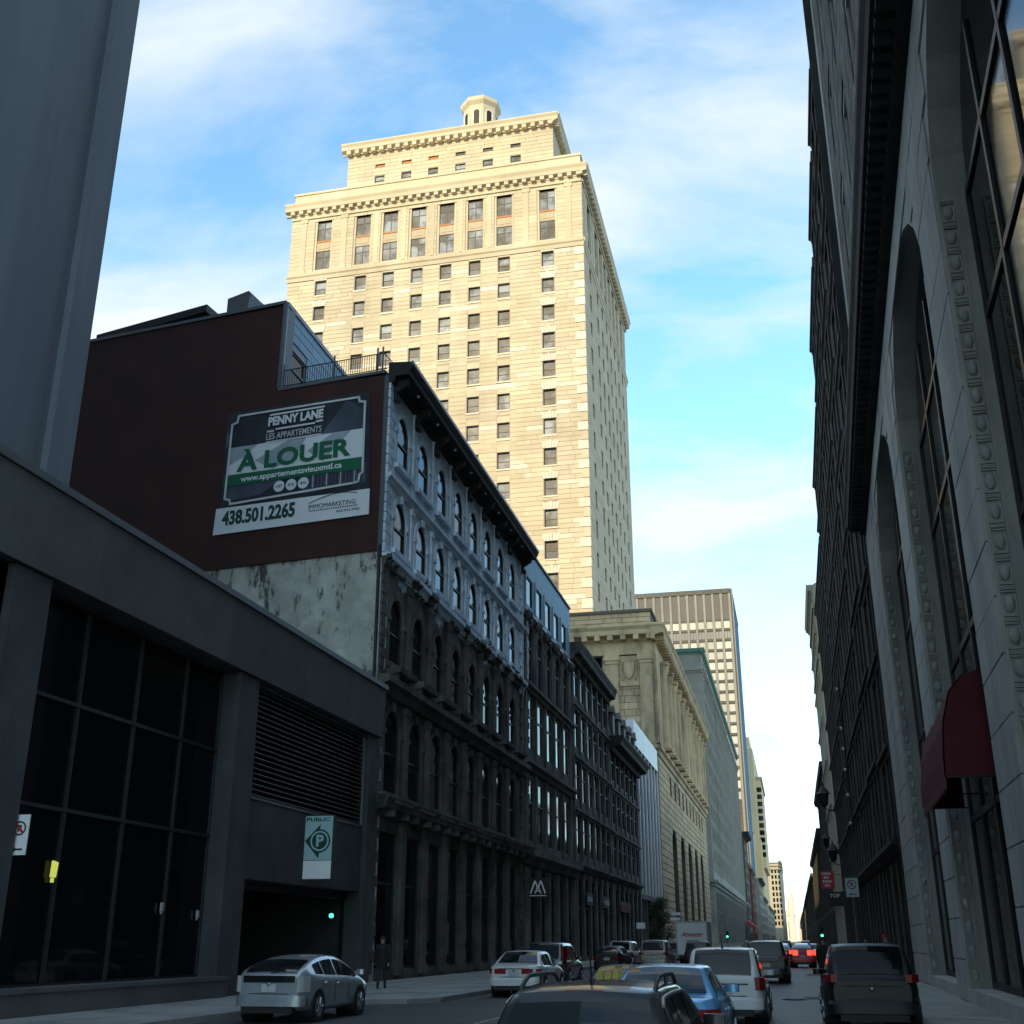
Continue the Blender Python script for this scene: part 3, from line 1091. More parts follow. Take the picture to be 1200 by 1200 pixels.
mb.box(7.6, 20.4, 5.6, 20.4, GH + 6, GH + 6.7)
put('plant_room', mb.mesh('plant_room', 'modern_dark'), go)

# ------------------------------------------------------------------ modern gridded tower
mo = thing('gridded_tower', 'beige modern tower with grid of square windows and blue glass side, behind grey office', 'building', (-78, 554, 0))
MF = Face(mo, 0, 0, 0)
MW = 60.5
MH = 165.0
bays = [MW - 3.3 - 4.15 * i for i in range(14)]
mb = MB()
wall(mb, 0, MW, 20, 163, [], .4)
MF.put('wall', mb.mesh('wall', 'modern_dark'))
rb = MB()
rb.box(-.55, .55, -.6, .02, 20, 162.6)
rbm = rb.mesh('rib', 'modern_rib')
for b_ in bays:
    MF.put('rib', rbm, b_ - 2.08 + 4.15)
MF.put('rib', rbm, bays[-1] - 2.08)
mb = MB()
for i in range(15):
    x = MW - 1.2 - 4.15 * i
    mb.box(x - 4.05, x, -.7, .1, 162.7, 165)
mb.box(0, MW, -.05, .1, 163, 165)
MF.put('parapet', mb.mesh('parapet', 'modern_dark'))
lv = MB()
for q in range(9):
    lv.box(-1.5 + q * .34, -1.38 + q * .34, -.22, .02, 149.6, 162.4)
lvm = lv.mesh('louvre', 'modern_rib')
for b_ in bays:
    MF.put('louvre', lvm, b_)
wn = MB()
wn.box(-1.42, 1.42, -.25, .02, 0, 3.4)
wn2 = MB()
wn2.box(-1.42, -.1, -.2, .02, 0, 3.4)
wn2.box(.1, 1.42, -.2, .02, 0, 3.4)
wl, wd = wn.mesh('window', 'blind'), wn2.mesh('window', 'modern_rib')
for j in range(17):
    z = 145.0 - 5.12 * j
    for b_ in bays[:13]:
        MF.put('window', wd if j in (1,) else wl, b_, 0, z)
mb = MB()
for j in range(18):
    mb.box(0, MW, -.3, .02, 144.4 - 5.12 * j - .5, 144.4 - 5.12 * j + .2)
MF.put('floor_band', mb.mesh('floor_band', 'modern_dark'))
mb = MB()
mb.box(.5, MW, .3, 72, 0, 164)
put('glass_side', mb.mesh('glass_side', 'glass_blue'), mo)
mb = MB()
mb.box(MW, MW + .4, -.3, .9, 20, 165)
mb.box(MW, MW + .25, .9, 72, 164, 165)
put('edge_trim', mb.mesh('edge_trim', 'modern_rib'), mo)

# ------------------------------------------------------------------ brick apartment building with the banner
ap = thing('apartment_building', 'five-storey arched-window stone building with dark red party wall and deep black eaves', 'building', (-17.5, 48.3, 0))
AF = Face(ap, 0, 0, R(90))
AW = 30.2
ca, sa = math.cos(R(6.5)), math.sin(R(6.5))
U0 = 34.0
AP = Face(ap, -U0 * ca, U0 * sa, R(-6.5))       # party wall, local x = U0 - distance from the corner
bx = [2.35 + 3.51 * i for i in range(8)]
fl5 = [(x - .95, x + .95, 23.85, 26.75, .95) for x in bx]
fl4 = [(x - .95, x + .95, 19.4, 22.1, .95) for x in bx]
fl3 = [(x - 1.0, x + 1.0, 13.85, 17.1, 1.0) for x in bx]
fl2 = [(x - 1.1, x + 1.1, 7.95, 11.75, .95) for x in bx]
fl1 = [(x - 1.35, x + 1.35, .55, 6.3) for x in bx]
mb = MB()
wall(mb, 0, AW, 0, 28.2, fl5 + fl4 + fl3 + fl2 + fl1, .24)
AF.put('wall', mb.mesh('wall', 'two_tone_stone'))
for f_ in (fl5, fl4, fl3, fl2):
    windows(AF, f_, .16 if f_ in (fl5, fl4) else .2, 'sash', 'frame_dark', 'glass_dark')
windows(AF, fl1, .22, 'tall', 'frame_dark', 'glass_dark')
body(ap, [(-26, -.9, 4.2, AW - .05, 0, 28.1)], 'black')


def arch_trim(hw, rise, hgt, wd, pr, key=True, jamb=True):
    mb = MB()
    a, b = arc(-hw - wd, hw + wd, 0, rise + wd, 14), arc(-hw, hw, 0, rise, 14)
    for q in range(14):
        mb.face([(a[q][0], -pr, a[q][1]), (a[q + 1][0], -pr, a[q + 1][1]), (b[q + 1][0], -pr, b[q + 1][1]), (b[q][0], -pr, b[q][1])])
        mb.face([(a[q][0], -pr, a[q][1]), (a[q + 1][0], -pr, a[q + 1][1]), (a[q + 1][0], .02, a[q + 1][1]), (a[q][0], .02, a[q][1])])
        mb.face([(b[q][0], -pr, b[q][1]), (b[q + 1][0], -pr, b[q + 1][1]), (b[q + 1][0], .02, b[q + 1][1]), (b[q][0], .02, b[q][1])])
    if jamb:
        for s_ in (-1, 1):
            x0, x1 = sorted((s_ * hw, s_ * (hw + wd)))
            mb.box(x0, x1, -pr, .02, -hgt, 0)
            x0, x1 = sorted((s_ * (hw - .02), s_ * (hw + wd + .1)))
            mb.box(x0, x1, -pr - .06, .03, -.22, .02)
    if key:
        mb.prism([(-.13, rise - .02), (.13, rise - .02), (.2, rise + wd + .12), (-.2, rise + wd + .12)], 'y', -pr - .1, .02)
    return mb


for f_, hw, rise, key in ((fl5, .95, .95, False), (fl4, .95, .95, True), (fl3, 1.0, 1.0, True), (fl2, 1.1, .95, True)):
    me = arch_trim(hw, rise, f_[0][3] - rise - f_[0][2], .26, .05, key).mesh('arch_trim', 'two_tone_stone')
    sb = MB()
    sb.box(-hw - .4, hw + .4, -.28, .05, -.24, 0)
    sm_ = sb.mesh('sill', 'two_tone_stone')
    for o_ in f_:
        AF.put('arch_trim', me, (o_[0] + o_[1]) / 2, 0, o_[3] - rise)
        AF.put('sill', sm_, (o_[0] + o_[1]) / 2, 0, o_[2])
# heavy hooded ledges under the second- and third-floor windows
hb = MB()
hb.prism([(-.02, -.75), (-.2, -.7), (-.3, -.35), (-.75, -.25), (-.8, 0), (-.02, .12)], 'x', -1.3, 1.3)
hb.box(-1.15, -.85, -.6, 0, -.8, -.3)
hb.box(.85, 1.15, -.6, 0, -.8, -.3)
hbm = hb.mesh('ledge', 'soot2')
for f_ in (fl3, fl2):
    for o_ in f_:
        AF.put('ledge', hbm, (o_[0] + o_[1]) / 2, 0, o_[2] - .26)
# pilaster strips
for z0, z1, w_, pr in ((23.0, 27.9, .34, .09), (18.9, 22.45, .34, .09), (13.2, 18.2, .45, .14), (7.7, 12.2, .5, .18), (.3, 6.9, .62, .2)):
    p_ = MB()
    p_.box(-w_ / 2, w_ / 2, -pr, .02, z0, z1)
    p_.box(-w_ / 2 - .06, w_ / 2 + .06, -pr - .04, .02, z0, z0 + .4)
    p_.box(-w_ / 2 - .06, w_ / 2 + .06, -pr - .05, .02, z1 - .35, z1)
    pme = p_.mesh('pilaster', 'two_tone_stone')
    for i in range(7):
        AF.put('pilaster', pme, bx[i] + 1.755)
cornice(AF, 0, AW, 22.5, SMALLC(.3, .42), 'two_tone_stone', 'string_course')
cornice(AF, 0, AW, 18.25, SMALLC(.42, .6), 'two_tone_stone', 'string_course')
cornice(AF, 0, AW, 12.3, SMALLC(.6, .75), 'soot', 'string_course')
cornice(AF, 0, AW, 6.9, BIGC(.8, .85), 'soot', 'shopfront_cornice')
# panel lines of the pale ashlar
pl_ = MB()
for z0, z1 in ((23.0, 23.6), (18.95, 19.15)):
    for i in range(8):
        pl_.box(bx[i] - 1.35, bx[i] + 1.35, -.06, .02, z0 + .05, z1)
AF.put('apron_panels', pl_.mesh('apron_panels', 'two_tone_stone'), kind='stuff')
# corner quoins
q1, q2 = MB(), MB()
q1.box(0, .85, -.1, .02, .02, .47)
q2.box(0, .55, -.1, .02, .02, .47)
q1, q2 = q1.mesh('quoin', 'two_tone_stone'), q2.mesh('quoin', 'two_tone_stone')
for i in range(55):
    AF.put('quoin', q1 if i % 2 else q2, .003, 0, .4 + i * .5)
    AF.put('quoin', q1 if i % 2 else q2, AW - (.85 if i % 2 else .55) - .003, 0, .4 + i * .5)
# deep eaves
ev = MB()
ev.prism([(.05, 27.75), (-.28, 27.75), (-.34, 28.05), (-1.02, 28.1), (-1.06, 28.3), (-1.16, 28.45), (-1.2, 28.75), (.05, 28.85)], 'x', -.05, AW + .25)
AF.put('eaves', ev.mesh('eaves', 'cornice_dark'))
et = MB()
et.box(-.07, AW + .27, -1.24, -1.16, 28.6, 28.79)
AF.put('eaves_edge', et.mesh('eaves_edge', 'metal_grey'))
br = MB()
br.prism([(-.05, 26.9), (-.2, 27.0), (-.28, 27.4), (-.8, 27.7), (-.9, 28.08), (-.05, 28.08)], 'x', -.14, .14)
br.lathe(0, -.3, [(0, 26.75), (.13, 26.85), (.15, 27.0), (0, 27.15)], 7)
brm = br.mesh('bracket', 'cornice_dark')
for x in [.55] + [b_ + 1.755 for b_ in bx[:7]] + [AW - .5]:
    AF.put('bracket', brm, x)
dl = MB()
dl.lathe(0, 0, [(0, 27.98), (.07, 28.0), (.09, 28.09)], 8)
dlm = dl.mesh('soffit_fitting', 'lamp_white')
for b_ in bx:
    AF.put('soffit_fitting', dlm, b_ + .1, -.72)
rf = MB()
rf.box(-24, .0, 4.2, AW, 28.2, 28.35)
put('roof', rf.mesh('roof', 'metal_dark'), ap)

# party wall: mottled stucco below, dark red above
sw = MB()
sw.box(0, U0, 0, .8, 0, 18.93)
AP.put('stucco_wall', sw.mesh('stucco_wall', 'stucco'))
rw = MB()
rw.prism([(0, 18.93), (U0 - .25, 18.93), (U0 - .25, 28.15), (U0 - 6.28, 28.35), (U0 - 6.28, 33.3), (0, 33.6)], 'y', -.1, .8)
AP.put('red_wall', rw.mesh('red_wall', 'red_wall'))
cp_ = MB()
cp_.box(U0 - 6.28, U0 - .2, -.16, .86, 28.26, 28.42)
cp_.box(0, U0 - 6.2, -.16, .86, 33.42, 33.6)
cp_.box(U0 - 6.34, U0 - 6.2, -.16, .86, 28.42, 33.42)
AP.put('coping', cp_.mesh('coping', 'metal_grey'))
cs = MB()
cs.box(U0 - .25, U0 - .02, -.06, .7, 18.6, 28.15)
AP.put('corner_strip', cs.mesh('corner_strip', 'metal_grey'))
dp = MB()
dp.cyl((U0 - .1, -.12, 12.6), (U0 - .1, -.12, 19.2), .08, n=8)
AP.put('downpipe', dp.mesh('downpipe', 'metal_dark'))
# blue-clad penthouse
PH = Face(ap, -6.2, .72, R(90))
pwin = [(1.0, 3.0, 28.7, 31.3)]
phl = 8.6
mb = MB()
wall(mb, 0, phl, 28.3, 33.4, pwin, .2)
PH.put('penthouse_wall', mb.mesh('penthouse_wall', 'metal_grey'))
windows(PH, pwin, .18, 'tall', 'trim_light', 'glass_dark')
for j in range(9):
    z0, z1 = 28.45 + .55 * j, 28.45 + .55 * (j + 1) - .05
    segs = [(0.12, 1.0), (3.0, phl)] if z0 < 31.3 else [(.12, phl)]
    for a, b in segs:
        n = max(1, int((b - a) / 1.5))
        for i in range(n):
            q = MB()
            q.box(a + (b - a) * i / n + .02, a + (b - a) * (i + 1) / n - .02, -.05, .02, z0, z1)
            PH.put('cladding_panel', q.mesh('cladding_panel', 'blue_clad'))
mb = MB()
mb.prism([(-6.45, 1.7), (-6.45, 9.3), (-33.5, 13), (-33.5, 4.9)], 'z', 28.3, 33.35)
put('penthouse_core', mb.mesh('penthouse_core', 'metal_dark'), ap)
mb = MB()
mb.box(-.0, phl + .1, -.12, .2, 33.35, 33.6)
mb.box(-.04, .1, -.09, .12, 28.4, 33.4)
PH.put('penthouse_trim', mb.mesh('penthouse_trim', 'trim_light'))
# roof clutter: slanted skylight, stair hood
sk = MB()
sk.prism([(U0 - 18.9, 33.75), (U0 - 11.6, 34.3), (U0 - 11.6, 34.75), (U0 - 18.9, 34.2)], 'y', .4, 4)
for q in range(4):
    sk.box(U0 - 18.5 + 2.0 * q, U0 - 18.4 + 2.0 * q, .5, .6, 33.5, 34.3)
AP.put('skylight', sk.mesh('skylight', 'metal_dark'))
hd = MB()
hd.idx([(U0 - 10.2, .3, 33.5), (U0 - 7.5, .3, 33.5), (U0 - 7.5, 3.0, 33.5), (U0 - 10.2, 3.0, 33.5), (U0 - 10.2, .3, 34.75), (U0 - 8.9, .3, 35.0), (U0 - 8.9, 3.0, 35.0), (U0 - 10.2, 3.0, 34.75)],
       [(0, 1, 5, 4), (1, 2, 6, 5), (2, 3, 7, 6), (3, 0, 4, 7), (4, 5, 6, 7)])
AP.put('stair_hood', hd.mesh('stair_hood', 'metal_grey'))
fp = MB()
fp.idx([(U0 - 8.9, .26, 33.7), (U0 - 7.62, .26, 33.7), (U0 - 8.75, .26, 34.75)], [(0, 1, 2)])
AP.put('hood_panel', fp.mesh('hood_panel', 'trim_light'))
jk = MB()
for i in range(7):
    x = U0 - 12.5 - i * .95
    jk.box(x, x + .35 + .2 * (i % 3), .2, .6, 33.6, 33.75 + .1 * (i % 2))
AP.put('vent_caps', jk.mesh('vent_caps', 'trim_light'))
# roof terrace railing
rl = thing('roof_railing', 'thin black metal railing along the roof terrace above the rental banner', 'railing', (-17.5, 48.3, 0))
RF = Face(rl, -U0 * ca, U0 * sa, R(-6.5))
mb = MB()
for z in (28.6, 29.5):
    mb.box(U0 - 6.2, U0 - .2, .05, .09, z - .02, z + .02)
RF.put('rail', mb.mesh('rail', 'metal_dark'))
mb = MB()
mb.box(-.012, .012, .058, .082, 28.6, 29.5)
bm_ = mb.mesh('bar', 'metal_dark')
for i in range(46):
    RF.put('bar', bm_, U0 - 6.15 + i * .13)
mb = MB()
mb.box(-.035, .035, .03, .1, 28.4, 29.85)
pm_ = mb.mesh('post', 'metal_grey')
for x in (U0 - 6.1, U0 - 3.2, U0 - .75, U0 - .45):
    RF.put('post', pm_, x)
mb = MB()
mb.tube([(U0 - .4, .1, 29.5), (U0 - .2, 1.5, 29.2), (U0 - .1, 3.2, 28.8)], .025)
RF.put('stay', mb.mesh('stay', 'metal_dark'))

# ------------------------------------------------------------------ rental banner
bn = thing('rental_banner', 'large black, green and white A LOUER rental banner on the dark red wall', 'banner', (-17.5, 48.3, 0))
BN = Face(bn, -U0 * ca, U0 * sa, R(-6.5))
NX = lambda u: U0 - u


def flat(name, poly, y, ma, th=.012):
    mb = MB()
    mb.prism([(NX(u), z) for u, z in poly], 'y', y - th, y)
    return BN.put(name, mb.mesh(name, ma))


flat('panel', [(9.12, 22.1), (9.12, 27.4), (.98, 27.33), (.75, 22.1)], -.13, 'sign_black', .03)
# printed picture: faint slabs of a building photograph
for poly, ma in (([(3.6, 25.35), (1.2, 25.35), (1.2, 26.3), (2.2, 27.1), (3.0, 26.1)], 'sign_navy'), ([(8.9, 22.5), (8.9, 23.3), (5.6, 23.3), (6.8, 22.6)], 'sign_navy'),
                 ([(4.4, 22.3), (4.4, 23.4), (1.0, 23.5), (1.0, 22.5)], 'sign_navy'), ([(9.1, 25.4), (9.1, 26.4), (8.7, 25.9)], 'sign_navy')):
    flat('printed_shape', poly, -.161, ma, .004)
for i in range(16):
    x = 4.1 - i * .19
    flat('printed_stripe', [(x, 22.55 + (i % 3) * .05), (x, 23.3), (x - .07, 23.3), (x - .07, 22.55)], -.166, 'sign_grey' if i % 4 == 1 else 'sign_black', .004)
flat('grey_band', [(8.85, 23.85), (8.85, 25.4), (1.25, 25.36), (1.2, 23.8)], -.163, 'sign_pale')
flat('printed_shape', [(8.85, 24.4), (8.85, 25.4), (7.2, 25.39), (7.9, 24.8)], -.176, 'sign_grey', .003)
flat('printed_shape', [(6.2, 23.9), (7.3, 24.5), (5.4, 25.38), (4.4, 25.37), (4.9, 24.4)], -.176, 'sign_grey', .003)
flat('printed_shape', [(3.4, 23.9), (4.3, 24.6), (2.9, 25.37), (1.9, 25.36)], -.176, 'sign_grey', .003)
flat('green_band', [(9.0, 23.28), (9.0, 23.88), (1.15, 23.83), (1.1, 23.2)], -.18, 'sign_green')
flat('white_strip', [(9.36, 20.72), (9.3, 22.12), (.73, 22.1), (.72, 20.78)], -.15, 'sign_pale', .03)
# silver border with notched corners
bp = [(8.45, 27.15), (1.55, 27.1), (1.5, 26.85), (1.2, 26.8), (1.15, 23.0), (1.3, 22.9), (1.35, 22.55), (1.6, 22.5), (8.5, 22.28), (8.55, 22.5), (8.85, 22.6), (8.8, 26.7), (8.5, 26.8)]
mb = MB()
for (a, b), (c, d) in zip(bp, bp[1:] + bp[:1]):
    p, q = Vector((NX(a), b)), Vector((NX(c), d))
    t = (q - p).normalized()
    n = Vector((-t.y, t.x)) * .055
    p, q = p - t * .05, q + t * .05
    mb.prism([tuple(p + n), tuple(q + n), tuple(q - n), tuple(p - n)], 'y', -.21, -.185)
BN.put('border', mb.mesh('border', 'sign_silver'))


def word(s, u0, u1, z0, z1, ma, bold=.0, shear=0.0, y=-.21):
    BN.put('lettering', text_mesh(s, u0 - u1, z1 - z0, ma, bold, shear), NX(u0), y, z0)


word('PENNY LANE', 6.65, 3.5, 26.28, 26.78, 'white', .045)
word('LES APPARTEMENTS', 6.7, 3.55, 25.52, 25.86, 'sign_silver', .005)
flat('rule', [(6.6, 26.86), (6.6, 26.95), (3.45, 26.95), (3.45, 26.86)], -.19, 'white')
flat('rule', [(6.2, 26.02), (6.2, 26.11), (3.95, 26.11), (3.95, 26.02)], -.19, 'white')
flat('rule', [(6.7, 25.94), (6.7, 26.04), (6.3, 26.04), (6.3, 25.94)], -.19, 'sign_silver')
flat('rule', [(3.9, 26.08), (3.9, 26.2), (3.5, 26.2), (3.5, 26.08)], -.19, 'sign_silver')
flat('rule', [(6.72, 25.36), (6.72, 25.44), (3.55, 25.44), (3.55, 25.36)], -.19, 'sign_silver')
word('\u00c0 LOUER', 8.3, 1.85, 23.98, 25.2, 'sign_green', .035)
word('www.appartementsvieuxmtl.ca', 8.0, 2.3, 23.3, 23.72, 'white', .02)
for i, s_ in enumerate(('LOFT', '3\u00bd', '4\u00bd')):
    u = 5.75 - i * .68
    mb = MB()
    mb.cyl((0, -.2, 0), (0, -.18, 0), .3, n=20, sm=False)
    BN.put('roundel', mb.mesh('roundel', 'sign_pale'), NX(u), 0, 22.88)
    BN.put('lettering', text_mesh(s_, .36, .16, 'sign_black', .01), NX(u) - .18, -.21, 22.8)
word('438.501.2265', 8.9, 4.75, 21.15, 21.95, 'dark_green', .04, y=-.19)
word('IMMOMARKETING', 4.0, 1.45, 21.42, 21.66, 'sign_black', .0, y=-.19)
word('450.933.7981', 2.5, 1.2, 21.08, 21.2, 'sign_black', .0, y=-.19)
mb = MB()
pts = [(4.0 - 2.6 * t, 21.72 + .35 * math.sin(t * 2.4)) for t in [i / 12 for i in range(13)]]
for (a, b), (c, d) in zip(pts[:-1], pts[1:]):
    mb.prism([(NX(a), b), (NX(c), d), (NX(c), d + .045), (NX(a), b + .03)], 'y', -.2, -.185)
for i in range(22):
    x = 3.95 - i * .12
    mb.prism([(NX(x), 21.3), (NX(x - .07), 21.3), (NX(x - .07), 21.36), (NX(x), 21.36)], 'y', -.2, -.185)
BN.put('swoosh', mb.mesh('swoosh', 'sign_black'))

# ------------------------------------------------------------------ parking garage
ga = thing('parking_garage', 'low dark concrete parking garage with glass bay, louvre and open vehicle door', 'building', (-17.5, 18, 0))
GA = Face(ga, 0, 0, R(90))
g0 = 18.0
GLW = 30.25
mb = MB()
wall(mb, 0, GLW, 0, 10.2, [(5.9, 16.55, .62, 10.1), (17.95, 29.15, 6.3, 10.1), (18.1, 29.4, .02, 3.65)], .7)
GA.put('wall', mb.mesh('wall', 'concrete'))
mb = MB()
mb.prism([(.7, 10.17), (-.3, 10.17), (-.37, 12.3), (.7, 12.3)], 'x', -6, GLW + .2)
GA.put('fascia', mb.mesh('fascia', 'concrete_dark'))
for i in range(8):
    q = MB()
    a, b = -6 + (GLW + 6.2) * i / 8, -6 + (GLW + 6.2) * (i + 1) / 8
    q.prism([(-.29, 10.15), (-.34, 10.16), (-.42, 12.29), (-.35, 12.29)], 'x', a + .012, b - .012)
    GA.put('fascia_panel', q.mesh('fascia_panel', 'concrete_dark'))
mb = MB()
mb.prism([(.8, 12.3), (-.5, 12.3), (-.5, 12.5), (.8, 12.55)], 'x', -6, GLW + .25)
GA.put('coping', mb.mesh('coping', 'metal_grey'))
p_ = MB()
p_.box(-.72, .72, -.22, .02, .0, 10.13)
pme = p_.mesh('pier', 'concrete')
for x in (17.25, 5.2):
    GA.put('pier', pme, x)
p_ = MB()
p_.box(-.5, .5, -.2, .02, .0, 10.13)
GA.put('pier', p_.mesh('pier', 'concrete'), 29.75)
mb = MB()
mb.box(-16, 0, -6, 5.8, 0, 12.2)
mb.box(-16, -.9, 5.8, 30.2, 10.2, 12.2)
mb.box(-16, -3.2, 5.9, 16.6, .0, 10.2)
mb.box(-16, -.9, 16.6, 18.1, 0, 10.2)
mb.box(-16, -1.5, 18.1, 29.4, 3.7, 10.2)
mb.box(-16, -9, 18.1, 29.4, 0, 3.7)
mb.box(-16, -.9, 29.4, 30.2, 0, 10.2)
put('core', mb.mesh('core', 'right_dark'), ga)
# glass bay: panes and mullions
xs_ = [5.9, 8.68, 11.46, 14.2, 16.55]
zs_ = [.72, 4.86, 7.54, 10.1]
mul = MB()
for x in xs_:
    mul.box(x - .05, x + .05, .42, .6, .7, 10.1)
for z in zs_:
    mul.box(5.9, 16.55, .41, .61, z - .05, z + .05)
GA.put('mullion', mul.mesh('mullion', 'frame_dark'))
for i in range(4):
    for j in range(3):
        q = MB()
        q.box(xs_[i] + .05, xs_[i + 1] - .05, .5, .53, zs_[j] + .05, zs_[j + 1] - .05)
        GA.put('pane', q.mesh('pane', 'glass_dark'))
# louvre slats
for j in range(21):
    q = MB()
    z = 6.36 + j * .178
    q.prism([(.05, z), (.32, z + .1), (.32, z + .135), (.05, z + .035)], 'x', 18.0, 29.1)
    GA.put('slat', q.mesh('slat', 'frame_grey'))
mb = MB()
mb.box(17.9, 29.2, -.04, .06, 10.02, 10.12)
mb.box(17.9, 18.0, -.04, .06, 6.25, 10.02)
mb.box(29.1, 29.2, -.04, .06, 6.25, 10.02)
mb.box(17.9, 29.2, -.04, .06, 6.22, 6.3)
GA.put('louvre_frame', mb.mesh('louvre_frame', 'metal_grey'))
mb = MB()
mb.box(17.95, 29.15, .5, .55, 6.3, 10.1)
GA.put('louvre_backing', mb.mesh('louvre_backing', 'black'))
mb = MB()
mb.box(18.2, 18.45, .5, .8, .02, 3.6)
mb.cyl((18.5, .3, .1), (18.5, .3, 3.6), .05)
GA.put('door_post', mb.mesh('door_post', 'metal_grey'))
mb = MB()
mb.box(18.1, 29.4, .55, .75, 3.35, 3.66)
GA.put('door_head', mb.mesh('door_head', 'metal_dark'))
mb = MB()
mb.box(5.4, 16.9, -.45, .3, .0, .62)
mb.box(5.4, 16.9, -.5, .3, .62, .72)
GA.put('plinth', mb.mesh('plinth', 'concrete_dark'))
# light inside the vehicle door
tl_ = thing('ramp_signal', 'small round green light inside the dark garage doorway', 'light', (-18.6, 46.9, 2.7))
q = MB()
q.box(-.14, .14, -.08, .1, -.16, .16)
put('housing', q.mesh('housing', 'black'), tl_)
q = MB()
q.lathe(0, 0, [(0, -.09), (.09, -.05), (.09, .05), (0, .09)], 10)
put('lens', q.mesh('lens', 'green_lit'), tl_, (.1, -.12, 0))
for i, (y, z, s_) in enumerate(((26.5, 3.4, .72), (32.0, 2.65, .45), (34.2, 2.5, .4))):
    wl_ = thing('wall_lamp', ['bright yellow-green lamp glowing in the glass bay near the left edge', 'faint lamp glowing behind the middle of the glass bay', 'faint lamp glowing behind the glass bay beside the concrete pier'][i], 'lamp', (-17.93, y, z))
    q = MB()
    q.prism([(-.12 * s_, -.25 * s_), (.12 * s_, -.25 * s_), (.17 * s_, .25 * s_), (-.1 * s_, .3 * s_)], 'x', -.02, .05)
    put('shade', q.mesh('shade', M['yellow_lit'] if i == 0 else 'lamp_clear'), wl_)
    q = MB()
    q.box(-.02, .03, -.06 * s_, .06 * s_, -.42 * s_, -.27 * s_)
    put('bulb', q.mesh('bulb', 'yellow_lit' if i == 0 else 'lamp_clear'), wl_)

# blade sign PUBLIC P
ps_ = thing('parking_sign', 'grey-green PUBLIC parking blade sign with green P arrow, above the garage door', 'sign', (-16.98, 41.2, 4.98))
q = MB()
q.box(-.62, .62, 0, .16, -1.16, 1.16)
put('casing', q.mesh('casing', 'metal_dark'), ps_)
q = MB()
q.box(-.57, .57, -.012, 0, -.46, 1.12)
put('panel', q.mesh('panel', 'psign'), ps_)
q = MB()
q.box(-.57, .57, -.012, 0, -1.12, -.48)
put('blank_panel', q.mesh('blank_panel', 'white'), ps_)
q = MB()
q.prism([(-.5, .22), (.1, .82), (.06, .6), (.34, .46), (.4, .22), (.34, -.02), (.1, -.16), (.06, -.4)], 'y', -.024, -.012)
q.cyl((.08, -.026, .22), (.08, -.013, .22), .42, n=28, sm=False)
put('arrow', q.mesh('arrow', 'dark_green'), ps_)
q = MB()
for i in range(28):
    a, b = 2 * math.pi * i / 28, 2 * math.pi * (i + 1) / 28
    q.prism([(.08 + .36 * math.cos(a), .22 + .36 * math.sin(a)), (.08 + .36 * math.cos(b), .22 + .36 * math.sin(b)), (.08 + .3 * math.cos(b), .22 + .3 * math.sin(b)), (.08 + .3 * math.cos(a), .22 + .3 * math.sin(a))], 'y', -.036, -.026)
put('ring', q.mesh('ring', 'psign'), ps_)
put('lettering', text_mesh('P', .3, .42, 'psign', .035), ps_, (-.05, -.036, .02))
put('lettering', text_mesh('PUBLIC', .92, .13, 'dark_green', .02), ps_, (-.47, -.022, .93))
q = MB()
for z in (-.8, .8):
    q.box(-.75, -.6, .05, .11, z - .04, z + .04)
put('bracket', q.mesh('bracket', 'metal_dark'), ps_)

# ------------------------------------------------------------------ concrete tower at upper left
sl_ = thing('slab_tower', 'tall smooth grey concrete tower rising behind the low garage at left edge', 'building', (-21, 28.7, 0))
mb = MB()
mb.box(-95, 0, -135, 0, 0, 118)  # unseen rear and upper mass extended to keep sun off street and bank
put('shaft', mb.mesh('shaft', 'slab'), sl_)
mb = MB()
mb.box(-.0, .25, -1.05, .12, 11, 118)
mb.box(0, .1, -9.6, -9.4, 11, 118)
put('edge_fin', mb.mesh('edge_fin', 'slab'), sl_)

